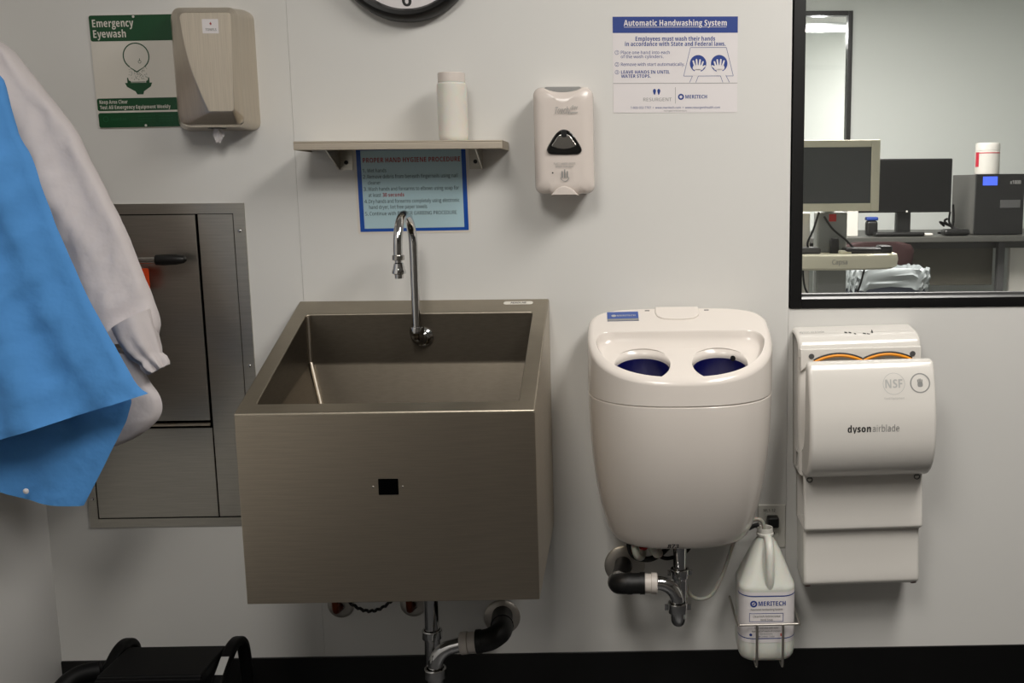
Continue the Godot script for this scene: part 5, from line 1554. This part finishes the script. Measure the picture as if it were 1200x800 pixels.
# ------------------------------------------------------------------ office seen through the window
func build_office_things() -> void:
	# ---- workstation cart with the white monitor
	var cart := thing("computer_cart", "grey computer cart column with white curved keyboard tray behind the window", "cart", Vector3(1.08, 0, -2.35))
	part(cart, "column", MB.new().rbox(Vector3(0.93, 0.06, -2.46), Vector3(1.075, 1.22, -2.36), 0.01), M.column)
	part(cart, "red_sticker", slab(0.985, 1.175, 1.02, 1.21, -2.36, -2.358, 0.0005), mat(Color(0.7, 0.15, 0.12), 0.5))
	part(cart, "column_side", MB.new().rbox(Vector3(0.80, 0.06, -2.44), Vector3(0.90, 1.22, -2.38), 0.01), M.white_plastic)
	part(cart, "base", MB.new().rbox(Vector3(0.75, 0.0, -2.65), Vector3(1.25, 0.06, -2.1), 0.02), M.white_plastic)
	part(cart, "arm", MB.new().tube([Vector3(0.99, 1.15, -2.40), Vector3(0.99, 1.30, -2.395)], 0.03, 12), M.column)
	var tray := []
	for a in [[0.955, 0.02], [0.965, 0.0], [1.0, -0.005], [1.022, 0.0], [1.028, 0.015]]:
		var poly := smooth2([Vector2(0.62 + a[1], -2.30), Vector2(0.70, -2.22 - a[1]), Vector2(0.95, -2.175 - a[1]), Vector2(1.16, -2.19 - a[1]), Vector2(1.275 - a[1], -2.25), Vector2(1.30 - a[1], -2.33), Vector2(1.24, -2.42 + a[1]), Vector2(0.95, -2.44 + a[1]), Vector2(0.66, -2.42 + a[1])], 5)
		if MB.area(poly) < 0: poly.reverse()
		tray.append(over(poly, func(_x: float, _z: float) -> float: return a[0]))
	var tr := part(cart, "tray", MB.new().loft(tray), M.cream)
	part(tr, "print", txt(MB.new(), "Capsa", 1.0, 0.995, -2.165, 0.03, 0.07), M.grey_print, 0)
	for q in [["scanner", "small black scanner standing on the white keyboard tray", "scanner", Vector3(1.0, 1.055, -2.30), Vector3(0.022, 0.045, 0.02), M.black], ["keyboard", "dark keyboard lying on the white keyboard tray", "keyboard", Vector3(1.13, 1.04, -2.29), Vector3(0.09, 0.014, 0.05), M.case_dark], ["mouse", "black computer mouse at the right end of the white keyboard tray", "mouse", Vector3(1.235, 1.045, -2.29), Vector3(0.032, 0.019, 0.045), M.black], ["notepad", "yellowish notepad on the white keyboard tray", "notepad", Vector3(1.045, 1.035, -2.27), Vector3(0.03, 0.008, 0.03), M.cream], ["cable_box", "dark grey box on the left of the white keyboard tray", "box", Vector3(0.87, 1.042, -2.30), Vector3(0.06, 0.016, 0.05), M.grey_plastic]]:
		var at: Vector3 = q[3]; var h: Vector3 = q[4]
		var o := thing(q[0], q[1], q[2], at - Vector3(0, h.y, 0))
		part(o, "body", MB.new().rbox(at - h, at + h, minf(h.y, 0.012)), q[5])
	var mn := thing("monitor", "beige framed flat monitor on the cart close to the window frame", "monitor", Vector3(1.0, 1.22, -2.32))
	var bz := MB.new()
	for a in [[0.785, 1.225, 0.832, 1.555], [1.168, 1.225, 1.208, 1.555], [0.832, 1.225, 1.168, 1.262], [0.832, 1.522, 1.168, 1.555]]:
		bz.rbox(Vector3(a[0], a[1], -2.33), Vector3(a[2], a[3], -2.295), 0.004, 1)
	part(mn, "bezel", bz, M.cream)
	part(mn, "screen", MB.new().box(Vector3(0.828, 1.258, -2.325), Vector3(1.172, 1.526, -2.303)), M.screen_grey, 20)
	part(mn, "back", MB.new().rbox(Vector3(0.80, 1.235, -2.37), Vector3(1.195, 1.545, -2.328), 0.01), M.cream)
	for q in [["thin dark cable hanging down beside the grey cart column", [Vector3(0.93, 1.22, -2.33), Vector3(0.90, 1.14, -2.3), Vector3(0.87, 1.08, -2.28), Vector3(0.88, 1.045, -2.3)]], ["dark cable slanting across the grey cart column to the tray", [Vector3(0.96, 1.20, -2.35), Vector3(1.0, 1.14, -2.34), Vector3(1.06, 1.09, -2.33), Vector3(1.10, 1.045, -2.31)]], ["dark cable hanging below the white keyboard tray", [Vector3(0.86, 0.97, -2.35), Vector3(0.87, 0.86, -2.33), Vector3(0.92, 0.78, -2.33), Vector3(0.95, 0.70, -2.33)]], ["second dark cable hanging below the tray over the bin liner", [Vector3(1.15, 0.965, -2.3), Vector3(1.13, 0.88, -2.3), Vector3(1.10, 0.80, -2.3), Vector3(1.08, 0.72, -2.3)]]]:
		var o := thing("cable", q[0], "cable", q[1][0], "")
		part(o, "cord", MB.new().tube(smooth(q[1], 6), 0.005, 8), M.black_rubber)
	# ---- bench along the far wall
	var desk := thing("office_desk", "long grey office desk with a beige front panel along the far wall", "desk", Vector3(2.2, 0, -4.7))
	part(desk, "worktop", MB.new().rbox(Vector3(1.15, 0.955, -5.45), Vector3(3.4, 0.995, -4.35), 0.006), M.desk)
	part(desk, "front_panel", MB.new().rbox(Vector3(2.02, 0.64, -4.62), Vector3(2.60, 0.90, -4.58), 0.004), M.panel_beige)
	part(desk, "apron", MB.new().box(Vector3(1.2, 0.90, -4.60), Vector3(3.35, 0.955, -4.57)), M.desk, 20)
	for x in [1.25, 2.63, 3.3]: part(desk, "leg", MB.new().rbox(Vector3(x - 0.025, 0, -4.55), Vector3(x + 0.025, 0.955, -4.50), 0.005, 1), M.grey_plastic)
	part(desk, "side_panel", MB.new().rbox(Vector3(2.72, 0.0, -4.62), Vector3(3.3, 0.90, -4.58), 0.004), M.white_plastic)
	var m2 := thing("monitor", "wide black monitor standing on the far office desk", "monitor", Vector3(2.0, 0.995, -4.5))
	part(m2, "bezel", MB.new().rbox(Vector3(1.62, 1.155, -4.545), Vector3(2.262, 1.52, -4.49), 0.008), M.case_dark)
	part(m2, "screen", MB.new().box(Vector3(1.635, 1.172, -4.492), Vector3(2.247, 1.505, -4.487)), M.screen_black, 20)
	part(m2, "stand", MB.new().rbox(Vector3(1.90, 0.995, -4.60), Vector3(2.0, 1.20, -4.54), 0.01), M.case_dark)
	part(m2, "foot", MB.new().rbox(Vector3(1.82, 0.995, -4.66), Vector3(2.08, 1.01, -4.46), 0.006), M.case_dark)
	part(m2, "logo", sheet(disc(1.955, 1.163, 0.007, 12), -4.486), M.white_plastic, 0)
	var tw := thing("computer_tower", "dark tower computer with a glowing blue display on the far desk", "computer", Vector3(2.55, 0.995, -4.6))
	part(tw, "case", MB.new().rbox(Vector3(2.43, 0.998, -5.0), Vector3(2.765, 1.41, -4.515), 0.006), M.case_side)
	part(tw, "front", MB.new().rbox(Vector3(2.428, 0.998, -4.518), Vector3(2.767, 1.412, -4.49), 0.006), M.case_dark)
	var ds := part(tw, "display_panel", MB.new().box(Vector3(2.475, 1.335, -4.492), Vector3(2.575, 1.395, -4.487)), M.display, 20)
	part(tw, "drive_slot", MB.new().rbox(Vector3(2.60, 1.18, -4.492), Vector3(2.74, 1.235, -4.486), 0.002, 1), M.grey_plastic)
	part(tw, "lettering", txt(MB.new(), "x1000", 2.70, 1.355, -4.4885, 0.035, 0.075, 0, "sans_bold"), M.grey_print, 0)
	var cd := MB.new()
	for k in 4: cd.tube(smooth([Vector3(2.36 - 0.02 * k, 1.20 - 0.05 * k, -4.75), Vector3(2.35 - 0.03 * k, 1.08, -4.7), Vector3(2.30 + 0.03 * k, 1.012, -4.62), Vector3(2.20 + 0.04 * k, 1.010, -4.56)], 5), 0.008, 6)
	part(tw, "cables", cd, M.black_rubber)
	var bt := thing("wipes_tub", "white round wipes tub with red label standing on the computer tower", "tub", Vector3(2.54, 1.412, -4.6))
	var xf := Transform3D(Basis(), Vector3(2.545, 1.412, -4.62))
	part(bt, "body", MB.new().lathe([Vector2(0, 0), Vector2(0.080, 0), Vector2(0.084, 0.006), Vector2(0.084, 0.155), Vector2(0.080, 0.16)], 28, xf), M.white_plastic)
	part(bt, "lid", MB.new().lathe([Vector2(0.080, 0.16), Vector2(0.083, 0.163), Vector2(0.083, 0.205), Vector2(0.076, 0.215), Vector2(0, 0.217)], 28, xf), M.white_gloss)
	var lbl := MB.new()
	for k in 6:
		var a := -1.45 + 0.2 * k; var b := a + 0.2
		if k > 1: continue
		lbl.quad(xf * Vector3(0.085 * sin(a), 0.05, 0.085 * cos(a)), xf * Vector3(0.085 * sin(b), 0.05, 0.085 * cos(b)), xf * Vector3(0.085 * sin(b), 0.15, 0.085 * cos(b)), xf * Vector3(0.085 * sin(a), 0.15, 0.085 * cos(a)))
	for k in 12:
		var a := -1.05 + 0.17 * k; var b := a + 0.17
		lbl.quad(xf * Vector3(0.085 * sin(a), 0.142, 0.085 * cos(a)), xf * Vector3(0.085 * sin(b), 0.142, 0.085 * cos(b)), xf * Vector3(0.085 * sin(b), 0.148, 0.085 * cos(b)), xf * Vector3(0.085 * sin(a), 0.148, 0.085 * cos(a)))
	part(bt, "red_print", lbl, mat(Color(0.75, 0.12, 0.22), 0.5), 0)
	for q in [["keyboard", "low black keyboard in front of the wide black monitor", "keyboard", Vector3(1.88, 1.012, -4.41), Vector3(0.17, 0.014, 0.05), M.case_dark], ["document_tray", "low black tray on the desk beside the computer tower", "tray", Vector3(2.28, 1.02, -4.44), Vector3(0.09, 0.022, 0.05), M.case_dark], ["stapler", "white stapler on the far desk under the monitor's right end", "stapler", Vector3(2.07, 1.008, -4.39), Vector3(0.04, 0.010, 0.02), M.white_plastic], ["mug", "blue-topped dark mug on the far desk left of the monitor foot", "mug", Vector3(1.715, 1.05, -4.50), Vector3(0.04, 0.052, 0.035), M.case_dark]]:
		var at: Vector3 = q[3]; var h: Vector3 = q[4]
		var o := thing(q[0], q[1], q[2], at - Vector3(0, h.y, 0))
		part(o, "body", MB.new().rbox(at - h, at + h, minf(h.y, 0.02)), q[5])
		if q[0] == "mug": part(o, "cover", MB.new().rbox(at + Vector3(-0.04, h.y, -0.035), at + Vector3(0.04, h.y + 0.025, 0.035), 0.008), M.blue_print)
	var wb := thing("white_box", "narrow white box standing on the far desk beside the beige monitor", "box", Vector3(1.59, 0.995, -4.5))
	part(wb, "body", MB.new().rbox(Vector3(1.535, 0.996, -4.54), Vector3(1.612, 1.24, -4.45), 0.005), M.white_plastic)
	# ---- chair and bin
	var ch := thing("office_chair", "dark maroon office chair back pushed up to the far desk", "chair", Vector3(1.62, 0, -3.95))
	var backp := []
	for a in [[0.78, 0.19], [0.86, 0.235], [0.93, 0.24], [0.965, 0.22], [0.985, 0.15]]:
		backp.append(over(_plan(a[1], -3.92, -3.99, -3.955, 3.0, 3.0, 1.62, 28), func(_x: float, _z: float) -> float: return a[0]))
	part(ch, "backrest", MB.new().loft(backp), M.maroon, 60)
	part(ch, "seat", MB.new().rbox(Vector3(1.38, 0.50, -4.45), Vector3(1.86, 0.58, -4.0), 0.03), M.maroon)
	part(ch, "back_support", MB.new().rbox(Vector3(1.58, 0.5, -3.93), Vector3(1.66, 0.80, -3.91), 0.008), M.black)
	part(ch, "stem", MB.new().tube([Vector3(1.62, 0.06, -4.22), Vector3(1.62, 0.50, -4.22)], 0.03, 12), M.black)
	for k in 5:
		var a := TAU * k / 5
		part(ch, "leg", MB.new().tube([Vector3(1.62, 0.09, -4.22), Vector3(1.62 + 0.28 * cos(a), 0.05, -4.22 + 0.28 * sin(a)), Vector3(1.62 + 0.28 * cos(a), 0.0, -4.22 + 0.28 * sin(a))], 0.022, 8), M.black)
	var bn := thing("waste_bin", "blue-grey waste bin with a pale plastic liner in front of the desk", "bin", Vector3(1.56, 0, -3.55))
	var mk := func(hx: float, hz: float, y: float, wob := 0.0) -> PackedVector3Array:
		var pl := _plan(hx, -3.55 + hz, -3.55 - hz, -3.55, 8.0, 8.0, 1.56, 96)
		var o := over(pl, func(_x: float, _z: float) -> float: return y)
		for i in o.size():
			var w := sin(i * 0.9) + 0.7 * sin(i * 1.7 + y * 60.0) + 0.5 * sin(i * 0.35 + 2.0)
			o[i].y += wob * w
			o[i].z += wob * 0.8 * sin(i * 1.1 + y * 90.0)
		return o
	part(bn, "body", MB.new().loft([mk.call(0.20, 0.13, 0.0), mk.call(0.235, 0.16, 0.80)], true, false), M.bin)
	part(bn, "liner", MB.new().loft([mk.call(0.243, 0.168, 0.735, 0.010), mk.call(0.247, 0.172, 0.765, 0.008), mk.call(0.244, 0.169, 0.785, 0.009), mk.call(0.251, 0.177, 0.81, 0.008), mk.call(0.247, 0.173, 0.83, 0.007), mk.call(0.248, 0.174, 0.853, 0.005), mk.call(0.232, 0.158, 0.857, 0.005), mk.call(0.22, 0.15, 0.75, 0.0)], false, true), M.liner, 60)
